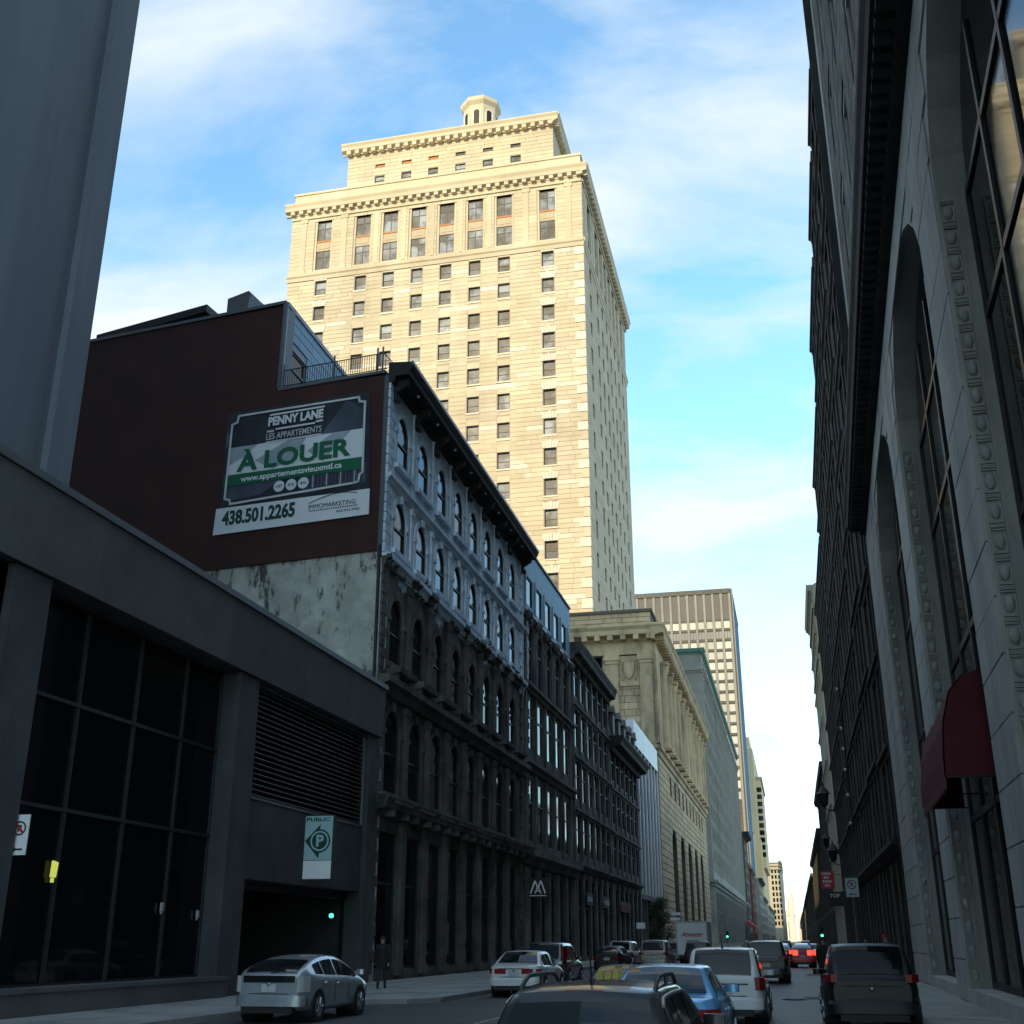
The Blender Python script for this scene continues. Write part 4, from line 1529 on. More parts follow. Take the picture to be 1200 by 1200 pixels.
# ------------------------------------------------------------------ row of older buildings further along
def plain_block(name, label, x, y, rot, L, H, D, ma, floors, nb, margin=.8, ww=.55, arch=False, style='tall', fm='frame_dark', pm='glass_dark', corn=(1.0, 1.2), corn_m=None, ground=5.5, pil=True, limit=300, belts=True, front=True, group=None, endm=None):
    t = thing(name, label, 'building', (x, y, 0), rot, group)
    F = Face(t, 0, 0, 0)
    pitch = (L - 2 * margin) / nb
    fh = (H - ground - 1.0) / floors
    ops = []
    for j in range(floors):
        z = ground + .6 + j * fh
        for i in range(nb):
            c = margin + pitch * (i + .5)
            hw = pitch * ww / 2
            ops.append((c - hw, c + hw, z + fh * .1, z + fh * .82, min(hw, .7)) if arch and j < floors - 1 else (c - hw, c + hw, z + fh * .1, z + fh * .82))
    gops = [(margin + pitch * (i + .12), margin + pitch * (i + .88), .4, ground - .9) for i in range(nb)]
    mb = MB()
    wall(mb, 0, L, 0, H, ops + gops, .2)
    F.put('wall', mb.mesh('wall', ma))
    windows(F, ops + gops, .14, style, fm, pm, limit)
    mb = MB()
    mb.box(.02, L - .02, .9, D, 0, H - .1)
    mb.box(.0, .3, .01, D, 0, H - .05)
    mb.box(L - .3, L, .01, D, 0, H - .05)
    F.put('side_wall', mb.mesh('side_wall', endm or ma))
    if pil:
        p_ = MB()
        p_.box(-pitch * .1, pitch * .1, -.12, .02, ground + .1, H - .6)
        p_.box(-pitch * .13, pitch * .13, -.16, .02, .1, ground - .5)
        me = p_.mesh('pilaster', ma)
        for i in range(nb + 1):
            F.put('pilaster', me, margin + pitch * i)
    if belts:
        for j in range(floors + 1):
            z = ground + j * fh
            cornice(F, 0, L, z - .25, SMALLC(.55 if j == 0 else .32, .5), ma, 'string_course')
    cornice(F, 0, L, H - corn[1], BIGC(corn[0], corn[1]), corn_m or ma, 'cornice', ext=.15)
    return t, F, pitch, fh


# building with flat blue top storey
b2 = thing('blue_top_building', 'narrow dark stone building with flat blue metal top storey, next to deep eaves', 'building', (-17.5, 78.55, 0))
B2 = Face(b2, 0, 0, R(90))
L2 = 19.4
c2 = [2.5 + 3.5 * i for i in range(5)]
r1 = [(c - 1.1, c + 1.1, 25.2, 27.4) for c in c2]
r2_ = [(c - 1.05, c + 1.05, 19.5, 23.6, .8) for c in c2]
r3_ = [(c - 1.1, c + 1.1, 14.6, 18.4) for c in c2]
r4_ = [(c - 1.1, c + 1.1, 8.2, 12.5) for c in c2]
r5_ = [(c - 1.35, c + 1.35, .4, 6.2) for c in c2]
mb = MB()
wall(mb, 0, L2, 0, 24.3, r2_ + r3_ + r4_ + r5_, .22)
B2.put('wall', mb.mesh('wall', 'soot2'))
mb = MB()
wall(mb, 0, L2, 24.3, 29.6, r1, .2)
B2.put('blue_wall', mb.mesh('blue_wall', 'blue_panel'))
windows(B2, r1, .17, 'single')
for r_ in (r2_, r3_, r4_):
    windows(B2, r_, .17, 'tall', 'frame_grey')
windows(B2, r5_, .18, 'tall')
body(b2, [(-22, -.9, .05, L2 - .05, 0, 29.4)], 'metal_dark')
mb = MB()
mb.box(-.02, L2 + .05, -.12, .9, 29.6, 29.75)
B2.put('coping', mb.mesh('coping', 'metal_dark'))
me = arch_trim(1.05, .8, 3.3, .22, .1).mesh('arch_trim', 'soot2')
for o_ in r2_:
    B2.put('arch_trim', me, (o_[0] + o_[1]) / 2, 0, o_[3] - .8)
p_ = MB()
p_.box(-.22, .22, -.12, .02, 7.6, 24.2)
p_.lathe(0, -.3, [(0, 23.6), (.3, 23.8), (.34, 24.2), (0, 24.6)], 8)
pme = p_.mesh('pilaster', 'soot2')
p_ = MB()
p_.box(-.09, .09, -.12, .02, 24.4, 27.6)
pm2 = p_.mesh('mullion_strip', 'trim_light')
p_ = MB()
p_.box(-.3, .3, -.3, .02, .1, 6.4)
pm3 = p_.mesh('pilaster', 'soot2')
for i in range(6):
    x = 2.5 + 3.5 * (i - .5)
    B2.put('pilaster', pme, x)
    B2.put('mullion_strip', pm2, x)
    B2.put('pilaster', pm3, x)
for z, pr, h in ((18.6, .4, .6), (13.0, .45, .7), (6.6, .8, .9)):
    cornice(B2, 0, L2, z, SMALLC(pr, h), 'soot2', 'string_course')
cornice(B2, 0, L2, 24.1, SMALLC(.3, .4), 'trim_light', 'string_course')
for i in range(48):
    B2.put('quoin', q1 if i % 2 else q2, .9, -.005, .4 + i * .5)

b3, B3, _, _ = plain_block('stone_building', 'dark sooty stone building with tall narrow windows, right after the blue-topped one', -17.5, 98.0, R(90), 21.5, 26.6, 22, 'soot2', 4, 6, .6, .62, True, corn=(1.1, 1.5), ground=7.6)
b4, B4, _, _ = plain_block('mansard_building', 'black-topped dark stone building with overhanging cornice beside white metal fins', -17.5, 119.5, R(90), 22.8, 21.8, 22, 'soot2', 3, 6, .6, .62, True, corn=(1.7, 1.5), corn_m='cornice_dark', ground=7.6)
mb = MB()
mb.prism([(.1, 21.8), (-.2, 21.8), (.5, 25.2), (.1, 25.6), (8, 25.6), (8, 21.8)], 'x', .1, 22.7)
B4.put('mansard_roof', mb.mesh('mansard_roof', 'cornice_dark'))
dm = MB()
dm.box(-.9, .9, -.25, .8, 22.2, 24.6)
dm.prism([(-1.15, 24.6), (1.15, 24.6), (0, 25.5)], 'y', -.4, .8)
dmm = dm.mesh('dormer', 'soot2')
for i in range(5):
    d_ = B4.put('dormer', dmm, 2.6 + 4.4 * i)
    q = MB()
    q.box(-.55, .55, -.3, -.255, 22.5, 24.4)
    put('pane', q.mesh('pane', 'black'), d_)

# building with white vertical fins
b5 = thing('finned_building', 'modern building with pale vertical metal fins between black cornice and stone bank', 'building', (-17.5, 142.4, 0))
B5 = Face(b5, 0, 0, R(90))
L5 = 26.5
mb = MB()
mb.box(0, L5, .35, .5, 0, 26.5)
mb.box(0, .3, .35, 20, 0, 26.5)
mb.box(0, L5, .5, 20, 26.0, 26.5)
B5.put('glass_wall', mb.mesh('glass_wall', 'glass_dark'))
mb = MB()
mb.box(0, L5, .1, .6, 24.6, 27.6)
mb.box(0, .25, .6, 20, 24.6, 27.6)
B5.put('top_panel', mb.mesh('top_panel', 'fin'))
q = MB()
q.box(-.16, .16, .12, .34, 7.0, 24.6)
qm = q.mesh('fin', 'fin')
for i in range(8):
    B5.put('fin', qm, .3 + i * 3.7)
mb = MB()
mb.box(0, L5, -.05, .5, 6.4, 7.0)
B5.put('canopy', mb.mesh('canopy', 'metal_dark'))
for i in range(8):
    q = MB()
    q.box(.2 + i * 3.3, .35 + i * 3.3, 0, .4, .1, 6.4)
    B5.put('shop_post', q.mesh('shop_post', 'frame_grey'))

# far left side of the street
far = [
    ('stone_building', 'dark far building with jutting black cornice, past the grey office', 475, 36, 42, 'soot2', 8, 6, 'cornice_dark', 2.2, (-17.0,)),
    ('brick_building', 'red brick building under a sloping orange-red roof far along the street', 513, 34, 30, 'brick_red', 6, 7, 'soot2', .8, (-16.2,)),
    ('stone_building', 'pale grey building with dark cornice just after the red-roofed brick one', 549, 60, 28, 'grey_stone', 6, 12, 'cornice_dark', 1.6, (-14.2,)),
    ('stone_building', 'low grey building standing below the cream tower far away', 612, 70, 22, 'grey_stone', 4, 12, 'soot2', .8, (-14.0,)),
    ('stone_building', 'dull tan low building before the rounded tan tower far away', 690, 190, 20, 'tan_block', 4, 26, 'soot2', .8, (-13.5,)),
    ('stone_building', 'very distant low tan building at the end of left side', 905, 400, 21, 'tan_block', 4, 40, 'soot2', .8, (-11.0,)),
]
for nm, lb, y, L, H, ma, fl_, nb, cm_, cp, (x,) in far:
    t, F, _, _ = plain_block(nm, lb, x, y, R(90), L, H, 30, ma, fl_, nb, 1, .5, style='single', corn=(cp, 1.6), corn_m=cm_, pil=False, belts=False)
    if nm == 'brick_building':
        mb = MB()
        mb.prism([(-.3, H), (3.5, H + 8), (25, H + 8), (29, H)], 'x', .2, L - .2)
        F.put('mansard_roof', mb.mesh('mansard_roof', 'roof_red'))
# cream stepped tower
cr_ = thing('cream_tower', 'slender cream stepped tower lit by sun, between blue glass side and rounded tan tower', 'building', (-45, 650, 0))
mb = MB()
mb.box(0, 27.0, 0, 120, 0, 56)
mb.box(0, 30.5, 14, 150, 0, 54)
put('base', mb.mesh('base', 'cream'), cr_)
mb = MB()
mb.box(4, 29.2, 20, 130, 54, 104)
mb.box(4, 32.2, 40, 130, 40, 90)
mb.box(6, 27.5, 30, 100, 104, 112)
put('shaft', mb.mesh('shaft', 'cream'), cr_)
q = MB()
q.box(0, 1.4, -.1, .1, 0, 2.6)
qm = q.mesh('window', 'glass_dark')
for j in range(12):
    for i in range(5):
        put('window', qm, cr_, (7 + i * 4.4, 19.95, 58 + j * 3.7))
for j in range(10):
    put('window', qm, cr_, (29.7, 39.95, 46 + j * 4.0))
    put('window', qm, cr_, (31.0, 39.95, 46 + j * 4.0))
q = MB()
q.box(-.5, 27.6, -.5, .2, 55.2, 56.4)
q.box(28.9, 33, 39.2, 130, 89.3, 90.6)
put('cornice', q.mesh('cornice', 'tan_block'), cr_)
# rounded tan block
tn = thing('tan_tower', 'far tan tower block with flat top, beyond the cream stepped tower', 'building', (-40, 900, 0))
mb = MB()
mb.box(0, 31.5, 0, 60, 0, 55)
mb.prism([(31.5, 0), (33, 3), (33.8, 8), (34, 60), (31.5, 60)], 'z', 0, 57)
put('block', mb.mesh('block', 'tan_block'), tn)
for j in range(10):
    for i in range(3):
        put('window', qm, tn, (26 + i * 2.4, -.05, 12 + j * 4))
for j in range(3):
    q = MB()
    q.box(22, 34.3, -.4, 60, 50 + j * 2.4, 50.7 + j * 2.4)
    put('cornice', q.mesh('cornice', 'modern_dark'), tn)
# church with spire
ch = thing('church', 'tiny pale church with pointed spire at far end of the street', 'church', (-4, 1500, 0))
mb = MB()
mb.box(-9, 6, 0, 40, 0, 30)
mb.prism([(-9.5, 30), (6.5, 30), (-1.5, 40)], 'y', -.5, 40)
put('nave', mb.mesh('nave', 'pale_far'), ch)
mb = MB()
mb.lathe(1.2, 2, [(4.2, 0), (4.2, 46), (3.4, 47), (.25, 66), (0, 66.4)], 8, 0, False)
for s_ in (-1, 1):
    for t in (-1, 1):
        mb.lathe(1.2 + s_ * 3.6, 2 + t * 3.6, [(.8, 30), (.8, 48), (0, 53)], 5, 0, False)
put('spire', mb.mesh('spire', 'pale_far'), ch)
mb = MB()
mb.box(-9, -3.5, -3, 0, 0, 24)
put('porch', mb.mesh('porch', 'pale_far'), ch)
# far pale arches closing the street on the right
fb_ = thing('far_building', 'small pale building with dark arched windows closing the street at right', 'building', (3, 1100, 0))
FB = Face(fb_, 0, 0, 0)
o_ = [(1.5 + 6 * i, 5 + 6 * i, 11 + 0 * i, 18, 1.7) for i in range(3)]
mb = MB()
wall(mb, 0, 20, 0, 22, o_, .8)
FB.put('wall', mb.mesh('wall', 'pale_far'))
windows(FB, o_, .7, 'single')
mb = MB()
mb.box(.5, 19.5, .9, 30, 0, 21)
mb.prism([(2, 22), (9, 22), (5.5, 26)], 'y', 0, 2)
mb.prism([(11, 22), (18, 22), (14.5, 26)], 'y', 0, 2)
FB.put('gable', mb.mesh('gable', 'pale_far'))

# ------------------------------------------------------------------ right side: arcaded stone building
ra = thing('arcaded_building', 'grey stone building with giant arches, egg carved jambs and heavy dark cornice, on the right', 'building', (5.143, 58, 0))
RA = Face(ra, 0, 0, R(-91.5))
RL = 46.0
oc = [7.9, 21.8, 35.7]
RO = [(x, min(x + 10.8, RL - .1), .5, 20.3, 3.5) for x in oc]
mb = MB()
wall(mb, 0, RL, 0, 22.0, RO, .75)
RA.put('wall', mb.mesh('wall', 'right_stone'))
stones(RA, 0, RL, .15, 21.3, 1.1, 1.6, 2.8, [(a - .03, b + .03, 0, d, r) for a, b, c, d, r in RO], 'right_stone', .035, .035, 200, 'stone', rnd='r')
# soffit of cornice and cornice itself
mb = MB()
mb.prism([(.02, 21.3), (-.3, 21.3), (-.36, 21.55), (-.88, 21.6), (-.92, 22.0), (-1.02, 22.2), (-1.02, 22.5), (.02, 22.7)], 'x', -.25, RL)
RA.put('cornice', mb.mesh('cornice', 'right_dark'))
q = MB()
q.box(-.14, .14, -.78, -.3, 21.36, 21.58)
qm = q.mesh('dentil', 'right_dark')
for i in range(82):
    RA.put('dentil', qm, .3 + i * .55)
# egg and dart units on the far jambs (they face the street's near end)
eg = MB()
vs, fs = [], []
for a in range(7):
    for b in range(6):
        th, ph = math.pi * a / 6, math.pi * b / 5
        vs.append((.02 + .075 * math.sin(th) * math.sin(ph), .20 + .105 * math.sin(th) * math.cos(ph), .17 * math.cos(th)))
for a in range(6):
    for b in range(5):
        fs.append((a * 6 + b, a * 6 + b + 1, (a + 1) * 6 + b + 1, (a + 1) * 6 + b))
eg.idx(vs, fs, 0, True)
for z in (-.29, -.235, .235, .29):
    eg.box(0, .055, .07, .33, z - .016, z + .016)
egm = eg.mesh('egg_and_dart', 'right_stone')
fil = MB()
for y in (.03, .36):
    fil.box(0, .07, y - .02, y + .025, .5, 16.6)
film = fil.mesh('fillet', 'right_stone')
rc = MB()
rc.box(-.01, .03, .01, .4, .5, 16.7)
for x in oc:
    RA.put('fillet', film, x)
    for j in range(26):
        RA.put('egg_and_dart', egm, x + .001, 0, .85 + j * .62)
# windows behind the arches
for o in RO:
    a, b, c, d, r = o
    f = MB()
    for i in range(5):
        x = (b - a) * i / 4
        f.box(max(0, x - .09), min(b - a, x + .09), 0, .15, 0, 16.2 if i in (0, 4) else 18.6)
    for z in (0, 4.4, 8.8, 13.2, 16.2):
        f.box(0, b - a, .01, .14, z, z + .18)
    fr = RA.put('window', f.mesh('window', 'frame_dark'), a, .6, c)
    for i in range(4):
        for z0, z1 in ((.18, 4.4), (4.58, 8.8), (8.98, 13.2), (13.38, 16.2)):
            g = MB()
            g.box(0, (b - a) / 4 - .18, 0, .02, 0, z1 - z0)
            put('pane', g.mesh('pane', 'glass_dark'), fr, ((b - a) * i / 4 + .09, .06, z0))
    g = MB()
    pts = arc(.1, b - a - .1, 16.38 , 3.3, 12)
    g.prism([(.1, 16.38)] + [(x, z) for x, z in pts[1:-1]] + [(b - a - .1, 16.38)], 'y', .06, .08)
    put('fanlight', g.mesh('fanlight', 'glass_dark'), fr)
# upper wall
UP = Face(ra, *RA.at(0, .45, 0)[:2], R(-91.5))
uo = [(4.5 + 7 * i + 4 * k, 7.1 + 7 * i + 4 * k, z, z + 4.2) for i in range(6) for k in (0,) for z in (27, 34, 41, 48, 55)]
mb = MB()
wall(mb, 0, RL, 22, 64, uo, .4)
UP.put('upper_wall', mb.mesh('upper_wall', 'right_stone'))
windows(UP, uo, .35, 'tall', 'frame_dark', 'glass_dark')
stones(UP, 1.3, RL, 23, 63.5, .62, 1.2, 2.2, [(a - .1, b + .1, c - .1, d + .1) for a, b, c, d in uo], 'soot2', .05, .07, 90, 'upper_stone', rnd='u')
q = MB()
q.box(-.05, 1.35, -.14, .02, 22.6, 64)
UP.put('corner_pilaster', q.mesh('corner_pilaster', 'right_stone'))
mb = MB()
mb.box(-.15, 0, -.12, 20, 0, 64)
mb.box(0, RL, 1.3, 20, 0, 21.9)
mb.box(.02, RL, .6, 20, 21.9, 64)
RA.put('core', mb.mesh('core', 'right_dark'))
# dark red awning in the second arch
aw = thing('awning', 'dark red fabric awning over the second arch of the grey arcaded building', 'awning', (0, 0, 0))
aw.parent = None
ax0, ax1 = 58 - 32.6, 58 - 26.2
AWF = Face(aw, 5.143, 58, R(-91.5))
mb = MB()
nseg = 16
prof = [(.1, 7.3), (-.3, 7.2), (-.62, 6.85), (-.82, 6.2), (-.9, 5.5), (-.92, 5.0)]
for i in range(len(prof) - 1):
    for k in range(nseg):
        xa, xb = ax0 + (ax1 - ax0) * k / nseg, ax0 + (ax1 - ax0) * (k + 1) / nseg
        s = lambda q, x: q + .035 * math.sin(x * 3.9)
        (ya, za), (yb, zb) = prof[i], prof[i + 1]
        mb.face([(xa, s(ya, xa), za), (xb, s(ya, xb), za), (xb, s(yb, xb), zb), (xa, s(yb, xa), zb)], 0, True)
for x in (ax0, ax1):
    mb.face([(x, .1, 5.0)] + [(x, y, z) for y, z in prof])
AWF.put('canopy', mb.mesh('canopy', 'awning_red'))
mb = MB()
for k in range(14):
    xa = ax0 + (ax1 - ax0) * k / 14
    xb = ax0 + (ax1 - ax0) * (k + 1) / 14
    mb.prism([(xa, 5.02), (xb, 5.02), (xb, 4.85), ((xa + xb) / 2, 4.72), (xa, 4.85)], 'y', -.935, -.92)
AWF.put('valance', mb.mesh('valance', 'awning_red'))
mb = MB()
for x in (ax0, (ax0 + ax1) / 2, ax1):
    mb.tube([(x, .3, 5.0), (x, -.9, 5.0)], .02)
AWF.put('arm', mb.mesh('arm', 'metal_dark'))

# further right: a row of dark facades
rb_ = [
    ('stone_building', 'tall black stone building standing directly behind the grey arcaded one', 58.6, 7.2, 52.4, 'dark_stone', 10, 2, None),
    ('stone_building', 'narrow dark stone building, slightly lower than the black one behind the arcades', 65.9, 9.1, 51.0, 'dark_stone', 9, 3, None),
    ('stone_building', 'high dark building carrying the vertical string of white lamps', 75.1, 12.9, 48.6, 'dark_stone', 9, 4, None),
    ('stone_building', 'dark building with black TOP blade sign, past the string of white lamps', 88.1, 17.8, 43.4, 'dark_stone', 8, 5, None),
    ('stone_building', 'dark building with bracket lanterns, just before the sunlit tan one on the right', 106.0, 25.3, 37.5, 'dark_stone', 7, 8, None),
    ('stone_building', 'tan building with rounded corner peeking past dark facades on right', 131.5, 20, 40.3, 'tan_block', 7, 6, None),
    ('stone_building', 'mid-height dark building after the tan rounded one on the right', 151.7, 48, 23, 'dark_stone', 4, 14, None),
    ('stone_building', 'lower dark building further along the right side', 200, 98, 19, 'dark_stone', 4, 28, None),
    ('stone_building', 'long low building on the right side near the green signal', 299, 300, 17, 'soot2', 3, 60, None),
    ('stone_building', 'very distant low building on the right side of the street', 600, 480, 17, 'soot2', 3, 60, None)]
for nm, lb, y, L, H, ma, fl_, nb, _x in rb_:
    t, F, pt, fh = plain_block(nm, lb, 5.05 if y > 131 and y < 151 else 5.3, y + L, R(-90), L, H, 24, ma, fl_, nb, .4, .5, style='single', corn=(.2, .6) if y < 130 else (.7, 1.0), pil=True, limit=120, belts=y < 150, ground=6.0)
    if ma == 'tan_block':
        q = MB()
        pts = [(20 - 0.0 + 1.9 * math.sin(R(a)), 1.9 - 1.9 * math.cos(R(a))) for a in range(0, 91, 15)]
        q.prism(pts + [(19.9, 3)], 'z', 0, 40.2)
        F.put('rounded_corner', q.mesh('rounded_corner', 'tan_block'))
        for z in (31.5, 34.5, 37.5):
            q = MB()
            q.box(.1, 20.2, -.28, .05, z, z + .5)
            F.put('string_course', q.mesh('string_course', 'tan_block'))

# ------------------------------------------------------------------ street lamps, signs and signals
def lantern(label, loc, s=1.0):
    t = thing('bracket_lantern', label, 'street lamp', loc, 0, 'bracket lanterns on the right facades')
    q = MB()
    q.lathe(0, 0, [(.30 * s, .0), (.42 * s, .85 * s), (.42 * s, .9 * s)], 6, 0, False)
    put('glass', q.mesh('glass', 'glass_soft'), t)
    q = MB()
    q.lathe(0, 0, [(.62 * s, .9 * s), (.50 * s, 1.0 * s), (.2 * s, 1.45 * s), (.08 * s, 1.55 * s), (.05 * s, 1.8 * s), (0, 1.85 * s)], 6, 0, False)
    q.lathe(0, 0, [(0, -.3 * s), (.1 * s, -.2 * s), (.33 * s, 0)], 6, 0, False)
    put('cap', q.mesh('cap', 'metal_dark'), t)
    q = MB()
    q.tube([(0, 0, -.25 * s), (.3 * s, 0, -.5 * s), (.9 * s, 0, -.45 * s), (1.7 * s, 0, -.1 * s)], .05 * s)
    q.tube([(1.7 * s, 0, 1.0 * s), (.9 * s, 0, -.45 * s)], .04 * s)
    put('bracket', q.mesh('bracket', 'metal_dark'), t)


lantern('large black bracket lantern silhouetted against sky on the right, highest one', (3.75, 119, 14.2), 1.15)
lantern('black bracket lantern under the highest one on the right facades', (3.9, 112, 8.6), .9)
lantern('small black bracket lantern low on the right facades above the red sign', (3.9, 128, 11.0), .8)
st = thing('light_string', 'vertical string of tiny white lamps on a black pole along right facade', 'lights', (4.62, 88, 9))
q = MB()
q.cyl((0, 0, 0), (0, 0, 11), .05)
put('pole', q.mesh('pole', 'metal_dark'), st)
q = MB()
q.lathe(0, 0, [(0, -.12), (.09, -.08), (.11, .08), (0, .14)], 7)
qm = q.mesh('lamp', 'lamp_white')
for z in (.6, 2.6, 4.4, 5.9, 7.4, 10.3):
    put('lamp', qm, st, (-.15, -.1, z))


def plate_sign(name, label, cat, loc, wd, ht, ma, pole=None, rz=0):
    t = thing(name, label, cat, loc, rz)
    q = MB()
    q.box(-wd / 2, wd / 2, 0, .03, -ht / 2, ht / 2)
    put('plate', q.mesh('plate', ma), t)
    if pole:
        q = MB()
        q.cyl((pole, .06, -loc[2] + .13), (pole, .06, ht / 2 + .1), .035, n=8)
        put('pole', q.mesh('pole', 'metal_grey'), t)
    return t


def ring(r0, r1, n=20, y0=-.012, y1=0.0):
    q = MB()
    for i in range(n):
        a, b = 2 * math.pi * i / n, 2 * math.pi * (i + 1) / n
        q.prism([(r1 * math.cos(a), r1 * math.sin(a)), (r1 * math.cos(b), r1 * math.sin(b)), (r0 * math.cos(b), r0 * math.sin(b)), (r0 * math.cos(a), r0 * math.sin(a))], 'y', y0, y1)
    return q


def no_parking(label, loc, wd, ht, ma='sign_grey', pole=.001):
    t = plate_sign('no_parking_sign', label, 'sign', loc, wd, ht, ma, pole)
    r = wd * .36
    put('circle', ring(r * .8, r).mesh('circle', 'black'), t, (0, 0, ht * .16))
    put('lettering', text_mesh('P', r * .6, r * .95, 'black', .03), t, (-r * .28, -.006, ht * .16 - r * .48))
    q = MB()
    k_ = r * .62
    q.prism([(-k_ - .02, k_ - .02), (-k_ + .02, k_ + .02), (k_ + .02, -k_ + .02), (k_ - .02, -k_ - .02)], 'y', -.02, -.012)
    put('slash', q.mesh('slash', 'sign_red'), t, (0, 0, ht * .16))
    q = MB()
    z = -ht * .36
    q.prism([(-wd * .3, z), (-wd * .12, z + .06), (-wd * .12, z + .02), (wd * .3, z + .02), (wd * .3, z - .02), (-wd * .12, z - .02), (-wd * .12, z - .06)], 'y', -.012, 0)
    put('arrow', q.mesh('arrow', 'black'), t)


no_parking('grey no parking sign with circled P on right-hand pavement pole', (2.82, 60, 4.13), .6, .86)
no_parking('white no parking sign with circled P at the far left edge', (-17.25, 24.0, 4.03), .45, .9, 'white', None)
t = plate_sign('shop_sign', 'red blade sign with white letters high on the right facades', 'sign', (3.6, 126, 7.5), 1.35, 1.7, 'sign_red')
q = MB()
for i, wd in enumerate((1.0, .7, .95, .6)):
    for k in range(int(wd / .18)):
        q.box(-wd / 2 + k * .18, -wd / 2 + k * .18 + .1, -.012, 0, .5 - i * .38, .72 - i * .38)
put('lettering', q.mesh('lettering', 'white'), t)
q = MB()
q.box(.6, 1.65, .03, .08, .5, .56)
put('bracket', q.mesh('bracket', 'metal_dark'), t)
t = plate_sign('shop_sign', 'black blade sign with pale TOP lettering under the no parking sign', 'sign', (3.75, 100, 4.85), 1.9, 1.1, 'black')
put('lettering', text_mesh('TOP', .8, .3, 'sign_silver', .02), t, (-.85, -.006, .1))
q = MB()
q.box(-.0, .85, -.012, 0, .1, .16)
q.box(.9, 1.6, .03, .08, .3, .36)
put('bracket', q.mesh('bracket', 'metal_dark'), t)
# emblem sign on the left
t = plate_sign('emblem_sign', 'black blade sign with white M-shaped chevron emblem on left facades', 'sign', (-16.45, 78.3, 5.05), 1.2, 1.25, 'black')
q = MB()


def stroke(q, a, b, w_, y0=-.012, y1=0.0):
    p, r_ = Vector(a), Vector(b)
    d = (r_ - p).normalized()
    n = Vector((-d.y, d.x)) * w_ / 2
    q.prism([tuple(p + n), tuple(r_ + n), tuple(r_ - n), tuple(p - n)], 'y', y0, y1)


stroke(q, (-.5, -.38), (-.2, .42), .1)
stroke(q, (-.2, .42), (-.02, .0), .09, -.014, -.002)
stroke(q, (.5, -.38), (.2, .42), .1)
stroke(q, (.2, .42), (.02, .0), .09, -.016, -.004)
stroke(q, (-.2, -.38), (0, .08), .08, -.018, -.006)
stroke(q, (.2, -.38), (0, .08), .08, -.02, -.008)
stroke(q, (-.13, -.22), (.13, -.22), .07, -.022, -.01)
stroke(q, (-.56, -.52), (.56, -.52), .05)
put('emblem', q.mesh('emblem', 'white'), t)
q = MB()
q.box(-1.05, -.6, .03, .08, .35, .42)
put('bracket', q.mesh('bracket', 'metal_dark'), t)
# dark shop signs with small lettering under the left facades
for y, z, wd, ma, lb, cl in ((103.5, 5.1, 3.2, 'black', 'first black shop sign with small pale lettering, under the sooty facade', 'sign_silver'), (113.0, 5.1, 3.6, 'black', 'second black shop sign with small pale lettering, nearer the red one', 'sign_silver'), (126.5, 5.0, 7.5, 'black', 'shop sign with red script lettering below the black mansard building', 'sign_red')):
    t = plate_sign('shop_sign', lb, 'sign', (-17.12, y, z), wd, 1.0, ma, None, R(90))
    q = MB()
    rg = random.Random(lb)
    x = -wd * .42
    while x < wd * .4:
        h = rg.uniform(.2, .5)
        stroke(q, (x, -h / 2), (x + rg.uniform(-.05, .15), h / 2), .09)
        if rg.random() < .6:
            stroke(q, (x, -h / 2), (x + .22, -h / 2 + .05), .07, -.02, -.006)
        if rg.random() < .4:
            stroke(q, (x, h * .3), (x + .24, h * .34), .07, -.022, -.008)
        x += rg.uniform(.22, .42)
    put('lettering', q.mesh('lettering', cl), t)
plate_sign('traffic_sign', 'small blank white sign on a post before the dark street tree', 'sign', (-13.05, 105.5, 2.95), .75, .5, 'white', .001)
t = plate_sign('street_sign', 'pair of pale street name plates beside the white box truck', 'sign', (-13.9, 147, 4.75), 1.1, .35, 'sign_pale', .001)
q = MB()
q.box(-.7, .5, -.01, .02, -.75, -.42)
put('plate', q.mesh('plate', 'sign_pale'), t)


def traffic_light(label, loc, h):
    t = thing('traffic_light', label, 'traffic light', loc)
    q = MB()
    q.cyl((0, 0, .13), (0, 0, h + .6), .06, n=8)
    put('pole', q.mesh('pole', 'metal_grey'), t)
    q = MB()
    q.box(-.2, .2, -.3, -.07, h - .25, h + .85)
    for i in range(3):
        q.box(-.17, .17, -.5, -.3, h + .12 + i * .35, h + .15 + i * .35)
    put('housing', q.mesh('housing', 'black'), t)
    q = MB()
    q.cyl((0, -.34, h - .06), (0, -.3, h - .06), .16, n=14)
    put('green_lens', q.mesh('green_lens', 'green_lit'), t)
    for i in (1, 2):
        q = MB()
        q.cyl((0, -.32, h - .06 + .35 * i), (0, -.3, h - .06 + .35 * i), .13, n=14)
        put('dark_lens', q.mesh('dark_lens', 'black'), t)


traffic_light('traffic light showing green on left pavement beyond the white box truck', (-11.9, 221, 0), 2.45)
traffic_light('traffic light showing green on right pavement by dark facades', (3.1, 152, 0), 2.35)
# small far red awning
t = thing('awning', 'small bright red awning over a shop far down the left pavement', 'awning', (-16.0, 440, 0))
q = MB()
q.prism([(-.5, 8.8), (2.6, 6.2), (2.6, 5.4), (-.5, 7.6)], 'y', 0, 22)
put('canopy', q.mesh('canopy', 'awning_far'), t)

